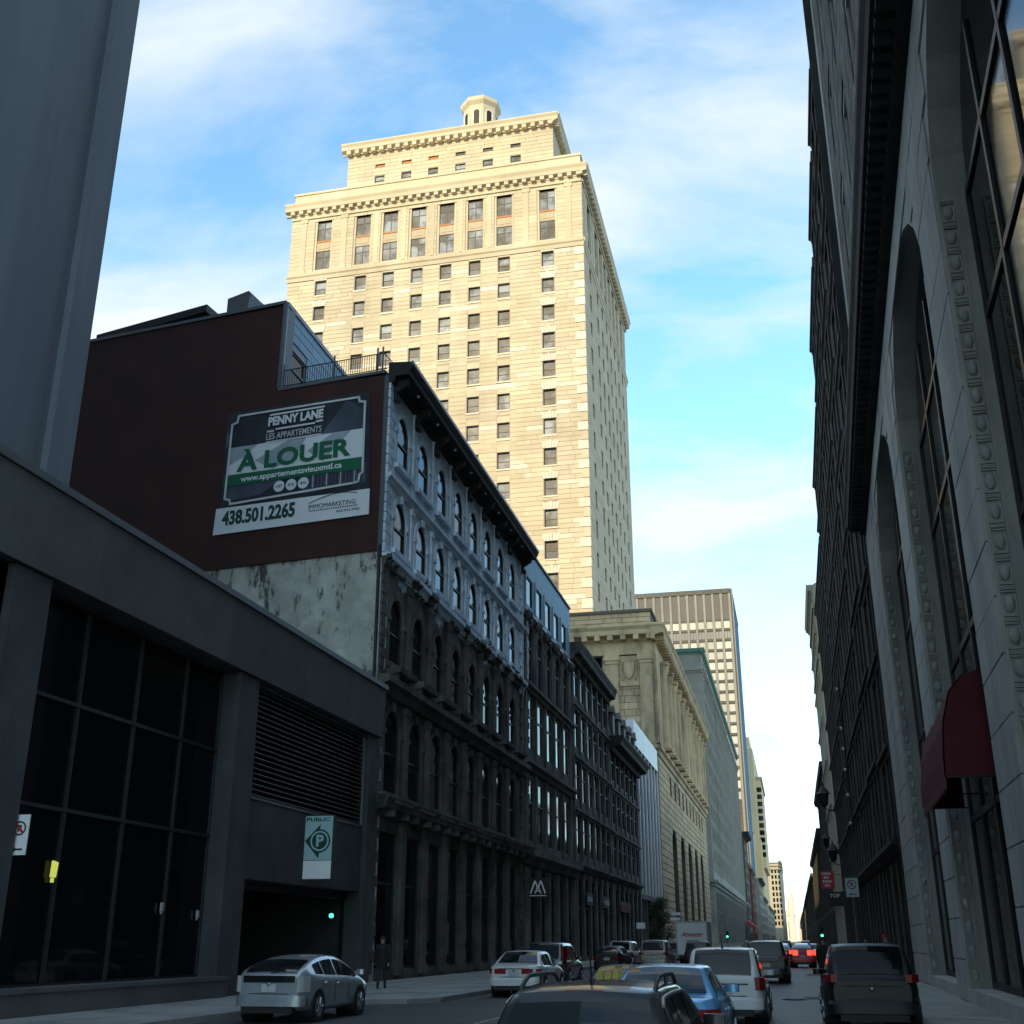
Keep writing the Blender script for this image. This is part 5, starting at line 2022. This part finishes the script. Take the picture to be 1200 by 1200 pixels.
# ------------------------------------------------------------------ street tree before the bank
tr = thing('street_tree', 'dark leafy street tree on the left pavement before the stone bank', 'tree', (-16.6, 152, 0))
q = MB()
q.cyl((0, 0, .1), (.1, 0, 2.2), .16, .12, 8)
rg = random.Random(3)
for i in range(9):
    a = i * 2.4
    q.cyl((.1, 0, 1.7 + i * .3), (1.3 * math.cos(a), 1.3 * math.sin(a), 3.0 + i * .42), .06, .02, 5)
put('trunk', q.mesh('trunk', 'bark'), tr)
q = MB()
cl = [(rg.gauss(0, .75), rg.gauss(0, .75), rg.uniform(2.0, 6.3)) for _ in range(34)]
for cx, cy, cz in cl:
    k_ = 1.15 - .13 * (cz - 2)
    for _ in range(110):
        p = Vector((cx * k_ + rg.gauss(0, .34), cy * k_ + rg.gauss(0, .34), cz + rg.gauss(0, .34)))
        a = Vector((rg.uniform(-1, 1), rg.uniform(-1, 1), rg.uniform(-1, 1))).normalized() * .11
        b = a.orthogonal().normalized() * .07
        q.face([p - a, p + b, p + a, p - b])
put('crown', q.mesh('crown', 'leaf'), tr, kind='stuff')

# ------------------------------------------------------------------ vehicles
def lerp(a, b, t):
    return a + (b - a) * t


def pw(pts, t):
    if t <= pts[0][0]:
        return pts[0][1]
    for (a, b), (c, d) in zip(pts[:-1], pts[1:]):
        if t <= c:
            return lerp(b, d, (t - a) / (c - a))
    return pts[-1][1]


KIND = {
    'sedan': dict(belt=[(0, .93), (.03, .97), (.14, .99), (.5, .93), (.72, .93), (.78, .90), (.95, .76), (1, .62)],
                  top=[(.12, 0), (.17, .36), (.22, .68), (.27, .90), (.33, .985), (.42, 1), (.52, .98), (.57, .88), (.64, .5), (.72, 0)],
                  rw=.70, side=[(.20, .345), (.365, .475), (.49, .66)], rear=(.13, .265), wind=(.555, .715)),
    'hatch': dict(belt=[(0, .98), (.02, 1.04), (.08, 1.06), (.3, 1.0), (.72, .93), (.82, .90), (.95, .78), (1, .62)],
                  top=[(.015, 0), (.05, .18), (.12, .46), (.2, .70), (.28, .87), (.36, .96), (.44, 1), (.52, .97), (.6, .84), (.72, .42), (.84, 0)],
                  rw=.68, side=[(.17, .28), (.295, .455), (.475, .76)], rear=(.02, .2), wind=(.585, .83)),
    'suv': dict(belt=[(0, .96), (.02, 1.0), (.1, 1.02), (.5, .98), (.74, .98), (.8, .96), (.96, .86), (1, .70)],
                top=[(.005, 0), (.03, .42), (.055, .78), (.08, .93), (.12, .98), (.3, 1), (.52, .97), (.58, .88), (.66, .48), (.76, 0)],
                rw=.76, side=[(.07, .2), (.22, .40), (.42, .68)], rear=(.012, .075), wind=(.565, .75)),
    'wagon': dict(belt=[(0, .86), (.02, .90), (.1, .92), (.5, .90), (.72, .90), (.78, .88), (.95, .76), (1, .62)],
                  top=[(.01, 0), (.045, .36), (.08, .68), (.11, .90), (.15, .975), (.3, 1), (.5, .97), (.56, .86), (.64, .46), (.73, 0)],
                  rw=.72, side=[(.1, .24), (.26, .42), (.44, .66)], rear=(.015, .105), wind=(.545, .725)),
}


def car(name, label, cat, x, y, kind, L, W, H, paint, rot=0.0, lamps=None, rails=False, antenna=None, lit=False, plate=True, lamp_mat=None, chrome=False, rear_wiper=False, glass='car_glass'):
    t = thing(name, label, cat, (x, y, 0), rot)
    K = KIND[kind]
    hw = W / 2
    bs = (H / 1.5) ** .5
    belt = lambda u: pw(K['belt'], u) * (bs if kind != 'suv' else H / 1.72)
    topf = lambda u: pw(K['top'], u) if K['top'][0][0] <= u <= K['top'][-1][0] else 0.0
    wid = lambda u: hw * pw([(0, .80), (.012, .88), (.035, .94), (.09, .985), (.16, 1), (.85, 1), (.93, .96), (.975, .88), (1, .74)], u)
    low = lambda u: pw([(0, .42), (.03, .30), (.1, .24), (.9, .22), (.97, .26), (1, .38)], u)
    us = sorted({0, .012, .035, .06, .09, .16, .25, .3, .36, .45, .6, .7, .8, .85, .9, .93, .96, .975, 1} | {round(p[0], 4) for p in K['top']} | {round(p[0], 4) for p in K['belt']})

    def ringp(u):
        w_, b, s = wid(u), belt(u), low(u)
        g = topf(u)
        yy = (u - .5) * L
        p = [(0, s), (.86 * w_, s), (.95 * w_, s + .10), (.99 * w_, lerp(s, b, .45)), (1.0 * w_, lerp(s, b, .72)), (.975 * w_, b - .05), (.93 * w_, b)]
        rw = lerp(.91 * w_, K['rw'] * hw, min(1, g * 1.05))
        z = lerp(b + .02, H - .05, g)
        p += [(rw, z), (rw * .93, z + .035 * (.4 + .6 * g)), (rw * .6, z + .05 * (.4 + .6 * g) + .004), (0, z + .05 * (.4 + .6 * g) + .012)]
        return [(a, yy, c) for a, c in p]
    rings = [ringp(u) for u in us]
    n = len(rings[0])
    mb = MB()
    V = []
    for r_ in rings:
        V += r_ + [(-a, b, c) for a, b, c in r_[1:-1]][::-1]
    m = n + n - 2
    F = []
    for k in range(len(rings) - 1):
        for i in range(m):
            j = (i + 1) % m
            F.append((k * m + i, k * m + j, (k + 1) * m + j, (k + 1) * m + i))
    mb.idx(V, F, 0, True)
    mb.idx(V, [tuple(range(m)), tuple(range((len(rings) - 1) * m, len(rings) * m))[::-1]], 0, False)
    put('body', mb.mesh('body', paint), t)

    def side_pt(u, f, s_, off=.008):
        r_ = ringp(u)
        a, b = r_[6], r_[7]
        return (s_ * (lerp(a[0], b[0], f) + off), a[1], lerp(a[2], b[2], f) + off * .3)
    for s_ in (-1, 1):
        for ua, ub in K['side']:
            q = MB()
            n_ = 7
            for i in range(n_):
                a, b = lerp(ua, ub, i / n_), lerp(ua, ub, (i + 1) / n_)
                q.face([side_pt(a, .06, s_), side_pt(b, .06, s_), side_pt(b, .88, s_), side_pt(a, .88, s_)])
            put('side_window', q.mesh('side_window', glass), t)
        if chrome:
            q = MB()
            pts = [Vector(side_pt(lerp(K['side'][0][0], K['side'][-1][1], i / 16), .93, s_, .012)) for i in range(17)]
            q.tube(pts, .016, 5)
            put('window_trim', q.mesh('window_trim', 'rim'), t)

    def top_patch(nm, ua, ub, fr, off):
        q = MB()
        n_ = 8
        def P(u, f):
            r_ = ringp(u)
            a, b = r_[9], r_[10]
            xx = fr * r_[8][0] * f
            zc = lerp(b[2], r_[8][2], min(1, abs(f) ** 2.0 * fr))
            return (xx, r_[8][1] + off, zc + .014)
        for i in range(n_):
            for k in range(6):
                a, b = lerp(ua, ub, i / n_), lerp(ua, ub, (i + 1) / n_)
                f0, f1 = -1 + k / 3, -1 + (k + 1) / 3
                q.face([P(a, f0), P(b, f0), P(b, f1), P(a, f1)], 0, True)
        put(nm, q.mesh(nm, glass), t)
    top_patch('rear_window', *K['rear'], .92, -.018)
    top_patch('windscreen', *K['wind'], .93, .018)
    # wheels
    wr = .33 if kind != 'suv' else .36
    for sx in (-1, 1):
        for fy in (-.305, .30):
            q = MB()
            q.cyl((sx * (hw + .004), fy * L, wr), (sx * (hw - .5), fy * L, wr), wr + .055, n=20, sm=False)
            put('wheel_arch', q.mesh('wheel_arch', 'black'), t)
            q = MB()
            q.cyl((sx * (hw + .012), fy * L, wr), (sx * (hw - .2), fy * L, wr), wr, n=22, sm=False)
            wh = put('wheel', q.mesh('wheel', 'tyre'), t)
            q = MB()
            q.cyl((sx * (hw + .016), fy * L, wr), (sx * (hw - .02), fy * L, wr), wr * .66, n=20, sm=False)
            for k in range(5):
                a = 2 * math.pi * k / 5
                q.cyl((sx * (hw + .02), fy * L, wr), (sx * (hw + .02), fy * L + wr * .6 * math.cos(a), wr + wr * .6 * math.sin(a)), .03, n=5)
            put('rim', q.mesh('rim', 'rim'), wh)
        # mirror and handles
        q = MB()
        u = K['wind'][1] - .06
        yy = (u - .5) * L
        z = belt(u) + .06
        q.prism([(sx * hw * .9, yy - .02), (sx * (hw + .02), yy - .05), (sx * (hw + .13), yy - .06), (sx * (hw + .15), yy), (sx * (hw + .1), yy + .05), (sx * hw * .92, yy + .08)], 'z', z, z + .115, 0, True)
        put('mirror', q.mesh('mirror', paint), t)
        for u in (.30, .48):
            q = MB()
            yy, z = (u - .5) * L, belt(u) - .14
            q.box(*sorted((sx * hw * .98, sx * (hw + .025))), yy - .09, yy + .09, z - .015, z + .015)
            put('door_handle', q.mesh('door_handle', paint), t)
        # head lamps
        q = MB()
        q.box(*sorted((sx * hw * .5, sx * hw * .84)), L / 2 - .14, L / 2 - .005, .6, .74)
        put('headlight', q.mesh('headlight', 'lamp_clear'), t)
        # door seams
        q = MB()
        for u in (.24, .42, .62):
            yy = (u - .5) * L
            q.box(*sorted((sx * hw * .99, sx * (hw * 1.0 + .003))), yy - .006, yy + .006, .42, belt(u) - .12)
        put('door_seam', q.mesh('door_seam', 'black'), t)
    # tail lamps
    lm_ = lamps or (.55, .9, .68, .84)
    tm = lamp_mat or ('tail_lit' if lit else 'tail')
    for sx in (-1, 1):
        q = MB()
        x0, x1, z0, z1 = lm_
        a, b = hw * x0, hw * x1
        q.prism([(sx * a, -L / 2 - .02), (sx * lerp(a, b, .6), -L / 2 - .02), (sx * b, -L / 2 + .05), (sx * hw * min(1.0, x1 + .095), -L / 2 + .30), (sx * a, -L / 2 + .2)], 'z', z0, z1)
        put('tail_lamp', q.mesh('tail_lamp', tm), t)
    # bumper, boot lid, plate
    q = MB()
    bp_ = [(hw * .955 * math.copysign(abs(math.cos(a)) ** .35, math.cos(a)), -L / 2 + .30 - .36 * math.sin(a) ** .5) for a in [math.pi * i / 20 for i in range(21)]]
    q.prism(bp_, 'z', .36, .54, 0, True)
    q.idx([(x, y, .54) for x, y in bp_] + [(x * .97, y + .035, .60) for x, y in bp_], [(i, i + 1, 22 + i, 21 + i) for i in range(20)], 0, True)
    put('bumper', q.mesh('bumper', paint), t)
    q = MB()
    q.box(-hw * .7, hw * .7, -L / 2 - .05, -L / 2 + .2, .22, .345)
    put('bumper_skirt', q.mesh('bumper_skirt', 'black'), t)
    q = MB()
    zs = min(.88, belt(0) - .03)
    q.box(-.55 * hw, .55 * hw, -L / 2 - .012, -L / 2 + .02, .615, .63)
    q.box(-.6 * hw, .6 * hw, -L / 2 - .016, -L / 2 + .02, zs - .015, zs + .012)
    put('boot_seam', q.mesh('boot_seam', 'black'), t)
    if plate:
        q = MB()
        q.box(-.17, .17, -L / 2 - .03, -L / 2, .66, .82)
        put('licence_plate', q.mesh('licence_plate', 'plate'), t)
    q = MB()
    q.lathe(0, 0, [(0, -.05), (.05, -.03), (.06, .03), (0, .05)], 8)
    put('badge', q.mesh('badge', 'rim'), t, (0, -L / 2 - .0, zs - .06))
    q = MB()
    u_ = K['rear'][1] + .012
    q.box(-.16, .16, (u_ - .5) * L - .05, (u_ - .5) * L, lerp(belt(u_), H - .05, topf(u_)) + .02, lerp(belt(u_), H - .05, topf(u_)) + .055)
    put('brake_light', q.mesh('brake_light', tm if lit else 'tail'), t)
    if rails:
        for sx in (-1, 1):
            q = MB()
            xr = K['rw'] * hw * .93
            pts = []
            for i in range(11):
                f = i / 10
                u = lerp(K['rear'][1] + .03, K['wind'][0] - .02, f)
                h = .10 * min(1, 6 * min(f, 1 - f))
                pts.append((sx * xr, (u - .5) * L, lerp(belt(u), H - .05, topf(u)) + .02 + h))
            q.tube(pts, .02, 6)
            for f in (.5,):
                u = lerp(K['rear'][1] + .03, K['wind'][0] - .02, f)
                q.cyl((sx * xr, (u - .5) * L, H - .06), (sx * xr, (u - .5) * L, H + .07), .02, n=6)
            put('roof_rail', q.mesh('roof_rail', 'metal_dark'), t)
    if antenna is not None:
        q = MB()
        yy = (antenna - .5) * L
        q.cyl((0, yy, H - .03), (0, yy - .12, H + .28), .012, .006, 6)
        q.cyl((0, yy, H - .03), (0, yy, H + .03), .03, .02, 8)
        put('antenna', q.mesh('antenna', 'black'), t)
    if rear_wiper:
        q = MB()
        yy = (K['rear'][0] - .5) * L - .03
        q.tube([(0, yy, belt(0) + .1), (.35, yy + .02, belt(0) + .16)], .012, 5)
        put('wiper', q.mesh('wiper', 'black'), t)
    return t


P_silver = paintmat('paint_silver', (.42, .46, .50), .25, .5)
P_white = paintmat('paint_white', (.66, .68, .68), .3, .0, .12)
P_black = paintmat('paint_black', (.008, .009, .011), .45, .0, .02, .05)
P_char = paintmat('paint_charcoal', (.030, .036, .040), .25, .4, .3)
P_grey = paintmat('paint_grey', (.10, .11, .115), .25, .5)
P_tan = paintmat('paint_tan', (.30, .28, .26), .3, .4)
P_blue = paintmat('paint_blue', (.16, .42, .72), .25, .3, .1)
P_red = paintmat('paint_red', (.36, .015, .02), .3, .2, .1)
P_navy = paintmat('paint_navy', (.02, .024, .035), .22, .3, .2)

pr_ = car('hatchback_car', 'silver fastback hatchback with clear tail lamps in front of the garage door', 'car', -11.68, 28.2, 'hatch', 4.46, 1.75, 1.43, P_silver, lamps=(.78, .93, .66, 1.0), lamp_mat='lamp_clear', rear_wiper=True)
q = MB()
q.box(-.62, .62, -2.262, -2.215, .86, 1.0)
put('rear_lower_window', q.mesh('rear_lower_window', 'car_glass'), pr_)
car('sedan_car', 'white sedan with wide red tail lamps parked by the left kerb', 'car', -9.12, 41.8, 'sedan', 4.76, 1.78, 1.42, P_white, lamps=(.30, .90, .72, .87), antenna=None)
car('suv_car', 'dark grey sport utility with tall red corner lamps ahead of white sedan', 'car', -9.75, 49.5, 'suv', 4.5, 1.8, 1.68, P_grey, lamps=(.84, .93, .95, 1.5), rails=False)
car('compact_car', 'small glossy black car between the dark grey utility and the white crossover', 'car', -10.75, 73.0, 'hatch', 4.0, 1.7, 1.45, P_black, rot=R(-3))
car('crossover_car', 'white crossover parked by left pavement beyond the black compact', 'car', -11.9, 87.0, 'suv', 4.6, 1.85, 1.72, P_white, rot=R(-2))
car('suv_car', 'tan silver sport utility with chrome strips stopped in the middle lane', 'car', -9.0, 81.0, 'suv', 4.8, 1.95, 1.78, P_tan, lamps=(.62, .92, .9, 1.02), rails=True, chrome=True)
car('suv_car', 'black sport utility directly behind the white box truck', 'car', -7.0, 91.0, 'suv', 4.7, 1.9, 1.7, P_black)
car('small_suv', 'grey car half hidden beyond the tan silver utility', 'car', -9.6, 101.0, 'suv', 4.5, 1.8, 1.66, P_grey)
wg = car('wagon_car', 'charcoal wagon with black roof rails and antenna, closest to the viewer', 'car', -1.78, 12.2, 'wagon', 4.75, 1.74, 1.39, P_char, rails=True, antenna=.2, chrome=True, rear_wiper=True)
car('sedan_car', 'light blue sedan right in front of the charcoal wagon', 'car', -1.98, 19.9, 'sedan', 4.5, 1.72, 1.40, P_blue)
yl = car('coupe_car', 'low dark coupe carrying folded yellow cover at its rear, left of the blue sedan', 'car', -3.72, 27.6, 'sedan', 3.9, 1.6, 1.24, P_black)
yc = thing('folded_cover', 'folded yellow cloth lying on the rear deck of low dark coupe', 'cloth', (-3.72, 26.18, .88))
q = MB()
for i in range(6):
    q.prism([(-.5 + i * .17, 0), (-.36 + i * .17, 0), (-.34 + i * .17, .2 + .03 * (i % 2)), (-.43 + i * .17, .26 + .04 * ((i + 1) % 2)), (-.5 + i * .17, .17)], 'y', -.18 + .02 * (i % 3), .2, 0, True)
put('folds', q.mesh('folds', 'yellow_cloth'), yc)
car('wagon_car', 'white wagon with red corner lamps, right of the light blue sedan', 'car', -1.62, 29.4, 'suv', 4.4, 1.78, 1.60, P_white, lamps=(.76, .94, .74, 1.0), antenna=.1)
car('suv_car', 'black sport utility driving away down the middle of the street', 'car', -1.35, 57.0, 'suv', 4.7, 1.92, 1.74, P_navy, rails=True, lamps=(.7, .92, .95, 1.1))
car('compact_car', 'red car with glowing brake lamps far down the right lane', 'car', .35, 88, 'hatch', 4.2, 1.75, 1.55, P_red, lit=True, lamps=(.35, .92, .8, 1.12))
car('suv_car', 'black sport utility parked against right kerb in deep shade', 'car', 1.42, 28.5, 'suv', 4.8, 1.9, 1.68, P_black, lamps=(.7, .92, .95, 1.1), glass='glass_dark', plate=False)
dist = [(-4.6, 128, P_grey, 'suv', 1.7, 'distant grey utility in the left lane beyond the box truck'), (-11.8, 118, P_char, 'sedan', 1.45, 'distant charcoal sedan parked by the left pavement near the tree'), (-11.9, 134, P_white, 'sedan', 1.45, 'distant white sedan parked by the left pavement near the bank'),
        (-1.3, 108, P_white, 'hatch', 1.5, 'distant white hatchback in the middle lane'), (1.4, 118, P_silver, 'sedan', 1.45, 'distant silver sedan by the right kerb'), (-1.4, 150, P_black, 'suv', 1.75, 'distant black utility in the middle lane'), (-4.9, 165, P_silver, 'sedan', 1.45, 'distant silver sedan in the left lane'),
        (1.3, 175, P_grey, 'suv', 1.7, 'distant grey utility by the right kerb'), (-1.5, 200, P_red, 'sedan', 1.45, 'far red sedan in the middle lane'), (-5.0, 220, P_white, 'suv', 1.75, 'far white utility in the left lane')]
for x, y, pnt, kd, h, lb in dist:
    car('distant_car', lb, 'car', x, y, kd, 4.5, 1.8, h, pnt)

# white box truck
bt = thing('box_truck', 'white box truck with red script on its rear door, beyond the black utility', 'truck', (-7.95, 96.5, 0))
q = MB()
q.box(-1.2, 1.2, 0, 5.2, .75, 3.15)
put('cargo_box', q.mesh('cargo_box', 'white'), bt)
q = MB()
for x in (-1.22, 1.14):
    q.box(x, x + .08, -.03, .05, .7, 3.18)
q.box(-1.22, 1.22, -.035, .05, 3.08, 3.18)
q.box(-1.22, 1.22, -.035, .05, .66, .76)
put('frame', q.mesh('frame', 'frame_white'), bt)
q = MB()
for j in range(7):
    q.box(-.85, .85, -.02, 0, .95 + j * .29, .95 + j * .29 + .27)
put('roller_door', q.mesh('roller_door', 'white'), bt)
q = MB()
for i in range(5):
    q.box(-.4 + i * .2 - .05, -.4 + i * .2 + .05, -.06, -.03, 3.09, 3.14)
put('marker_lamp', q.mesh('marker_lamp', 'tail'), bt)
put('lettering', text_mesh('Atwater', 1.75, .36, 'sign_red', .02, .35), bt, (-.85, -.04, 2.02))
q = MB()
q.box(-.5, .5, -.03, -.022, 1.7, 1.75)
q.box(-.35, .35, -.03, -.022, 1.55, 1.59)
put('small_print', q.mesh('small_print', 'sign_navy'), bt)
q = MB()
q.prism([(5.3, .5), (7.0, .5), (7.0, 1.3), (6.6, 1.45), (6.2, 2.25), (5.3, 2.3)], 'x', -.95, .95)
put('cab', q.mesh('cab', 'white'), bt)
q = MB()
q.box(-1.1, 1.1, -.1, .0, .45, .6)
q.box(-.8, .8, .0, 5.3, .5, .75)
put('chassis', q.mesh('chassis', 'metal_dark'), bt)
for sx in (-1, 1):
    q = MB()
    q.box(sx * .95 - .12, sx * .95 + .12, -.13, -.1, .47, .58)
    put('tail_lamp', q.mesh('tail_lamp', 'tail'), bt)
    for y in (1.2, 6.1):
        q = MB()
        q.cyl((sx * 1.1, y, .42), (sx * .8, y, .42), .42, n=18, sm=False)
        put('wheel', q.mesh('wheel', 'tyre'), bt)


# ------------------------------------------------------------------ people
def person(label, loc, rz, h=1.72, coat='cloth_black', legs='cloth_navy', stride=.22, hat=None, hood=False):
    t = thing('person', label, 'person', loc, rz)
    s = h / 1.75
    J = {'pelvis': (0, 0, .95), 'waist': (0, 0, 1.1), 'chest': (0, .02, 1.32), 'neck': (0, .01, 1.50), 'head0': (0, .02, 1.58), 'head': (0, .03, 1.68), 'crown': (0, .02, 1.74)}
    rad = {'pelvis': .15, 'waist': .14, 'chest': .155, 'neck': .062, 'head0': .075, 'head': .095, 'crown': .06}
    E_ = [('pelvis', 'waist'), ('waist', 'chest'), ('chest', 'neck'), ('neck', 'head0'), ('head0', 'head'), ('head', 'crown')]
    for sd_, sg in (('l', -1), ('r', 1)):
        J.update({sd_ + 'hip': (sg * .10, 0, .88), sd_ + 'knee': (sg * .11, sg * stride * .6 + .04, .48), sd_ + 'ank': (sg * .11, sg * stride - .02, .09), sd_ + 'toe': (sg * .12, sg * stride + .15, .04),
                  sd_ + 'sh': (sg * .19, .0, 1.43), sd_ + 'el': (sg * .25, -sg * stride * .5 - .03, 1.14), sd_ + 'wr': (sg * .24, -sg * stride * .9 + .08, .90), sd_ + 'hand': (sg * .235, -sg * stride + .12, .81)})
        rad.update({sd_ + 'hip': .105, sd_ + 'knee': .065, sd_ + 'ank': .05, sd_ + 'toe': .04, sd_ + 'sh': .075, sd_ + 'el': .055, sd_ + 'wr': .038, sd_ + 'hand': .035})
        E_ += [('pelvis', sd_ + 'hip'), (sd_ + 'hip', sd_ + 'knee'), (sd_ + 'knee', sd_ + 'ank'), (sd_ + 'ank', sd_ + 'toe'), ('chest', sd_ + 'sh'), (sd_ + 'sh', sd_ + 'el'), (sd_ + 'el', sd_ + 'wr'), (sd_ + 'wr', sd_ + 'hand')]
        for k in range(5):
            b = J[sd_ + 'hand']
            nm = sd_ + 'f%d' % k
            if k < 4:
                J[nm] = (b[0] - sg * .01, b[1] - .035 + k * .024, b[2] - .085 + abs(k - 1.5) * .01)
            else:
                J[nm] = (b[0] - sg * .02, b[1] + .05, b[2] - .03)
            rad[nm] = .010
            E_.append((sd_ + 'hand', nm))
    bm = bmesh.new()
    ly_ = bm.verts.layers.skin.verify()
    vm_ = {}
    for k, p in J.items():
        v = bm.verts.new(Vector(p) * s)
        v[ly_].radius = (rad[k] * s * (1.15 if k in ('chest', 'waist', 'pelvis') else 1), rad[k] * s * (.85 if k in ('chest',) else 1))
        v[ly_].use_root = k == 'pelvis'
        vm_[k] = v
    for a, b in E_:
        bm.edges.new((vm_[a], vm_[b]))
    me = bpy.data.meshes.new('tmp')
    bm.to_mesh(me)
    bm.free()
    ob = bpy.data.objects.new('tmp', me)
    COL.objects.link(ob)
    ob.modifiers.new('s', 'SKIN')
    sb = ob.modifiers.new('d', 'SUBSURF')
    sb.levels = 1
    dg = bpy.context.evaluated_depsgraph_get()
    fm_ = bpy.data.meshes.new_from_object(ob.evaluated_get(dg))
    bpy.data.objects.remove(ob)
    fm_.materials.clear()
    for k in ('skin', coat, legs):
        fm_.materials.append(M[k])
    for p in fm_.polygons:
        z = p.center.z / s
        x = abs(p.center.x) / s
        p.material_index = 0 if z > 1.51 or (x > .2 and z < .86) else (1 if z > .78 else 2)
        p.use_smooth = True
    fm_.name = 'body'
    put('body', fm_, t)
    q = MB()
    vs, fs = [], []
    for a in range(6):
        for b in range(12):
            th, ph = .0 + 1.75 * a / 5, 2 * math.pi * b / 12
            vs.append((.105 * s * math.sin(th) * math.cos(ph), (-.005 + .118 * math.sin(th) * math.sin(ph)) * s, (1.685 + .108 * math.cos(th)) * s))
    for a in range(5):
        for b in range(12):
            fs.append((a * 12 + b, a * 12 + (b + 1) % 12, (a + 1) * 12 + (b + 1) % 12, (a + 1) * 12 + b))
    q.idx(vs, fs, 0, True)
    if hat:
        q.lathe(0, 0, [(.112 * s, 1.66 * s), (.122 * s, 1.68 * s), (.112 * s, 1.71 * s)], 12)
        q.lathe(0, 0, [(0, 1.78 * s), (.035 * s, 1.80 * s), (0, 1.84 * s)], 8)
    put('hat' if hat else 'hair', q.mesh('hat' if hat else 'hair', hat or 'hair'), t)
    # coat hem
    q = MB()
    q.lathe(0, 0, [(.20 * s, .72 * s), (.185 * s, .95 * s), (.175 * s, 1.1 * s), (.19 * s, 1.32 * s), (.14 * s, 1.46 * s), (.07 * s, 1.52 * s)], 12)
    for v in range(len(q.v)):
        x, y, z = q.v[v]
        q.v[v] = (x * 1.12, y * .82, z)
    put('coat', q.mesh('coat', coat), t)
    return t


person('person in dark coat walking on left pavement just beyond the silver hatchback', (-14.4, 41.5, .13), R(15), 1.74, 'cloth_black', 'cloth_navy')
person('person in black clothes standing in the road near the right kerb', (.95, 46.0, 0), R(-10), 1.84, 'cloth_black', 'cloth_black')
person('person wearing a red knitted hat behind the dark parked utility on the right', (3.0, 44.0, .13), R(170), 1.80, 'cloth_grey', 'cloth_navy', hat='hat_red')
person('person in grey coat walking away on the right pavement farther along', (3.3, 62.0, .13), 0, 1.75, 'cloth_grey', 'cloth_black')
person('person in navy coat crossing by the left pavement near the first shop sign', (-14.8, 101.0, .13), R(20), 1.75, 'cloth_navy', 'cloth_black')

# bollard-like parking meter and bin on the left pavement
pmt = thing('parking_meter', 'dark parking pay station on the left pavement before the arched building', 'parking meter', (-11.9, 56.5, .13))
q = MB()
q.cyl((0, 0, 0), (0, 0, 1.0), .05, n=10)
q.cyl((0, 0, 0), (0, 0, .04), .12, n=12)
put('post', q.mesh('post', 'metal_dark'), pmt)
q = MB()
q.prism([(-.14, 1.0), (.14, 1.0), (.16, 1.45), (.1, 1.55), (-.1, 1.55), (-.16, 1.45)], 'y', -.09, .09)
put('head', q.mesh('head', 'metal_grey'), pmt)
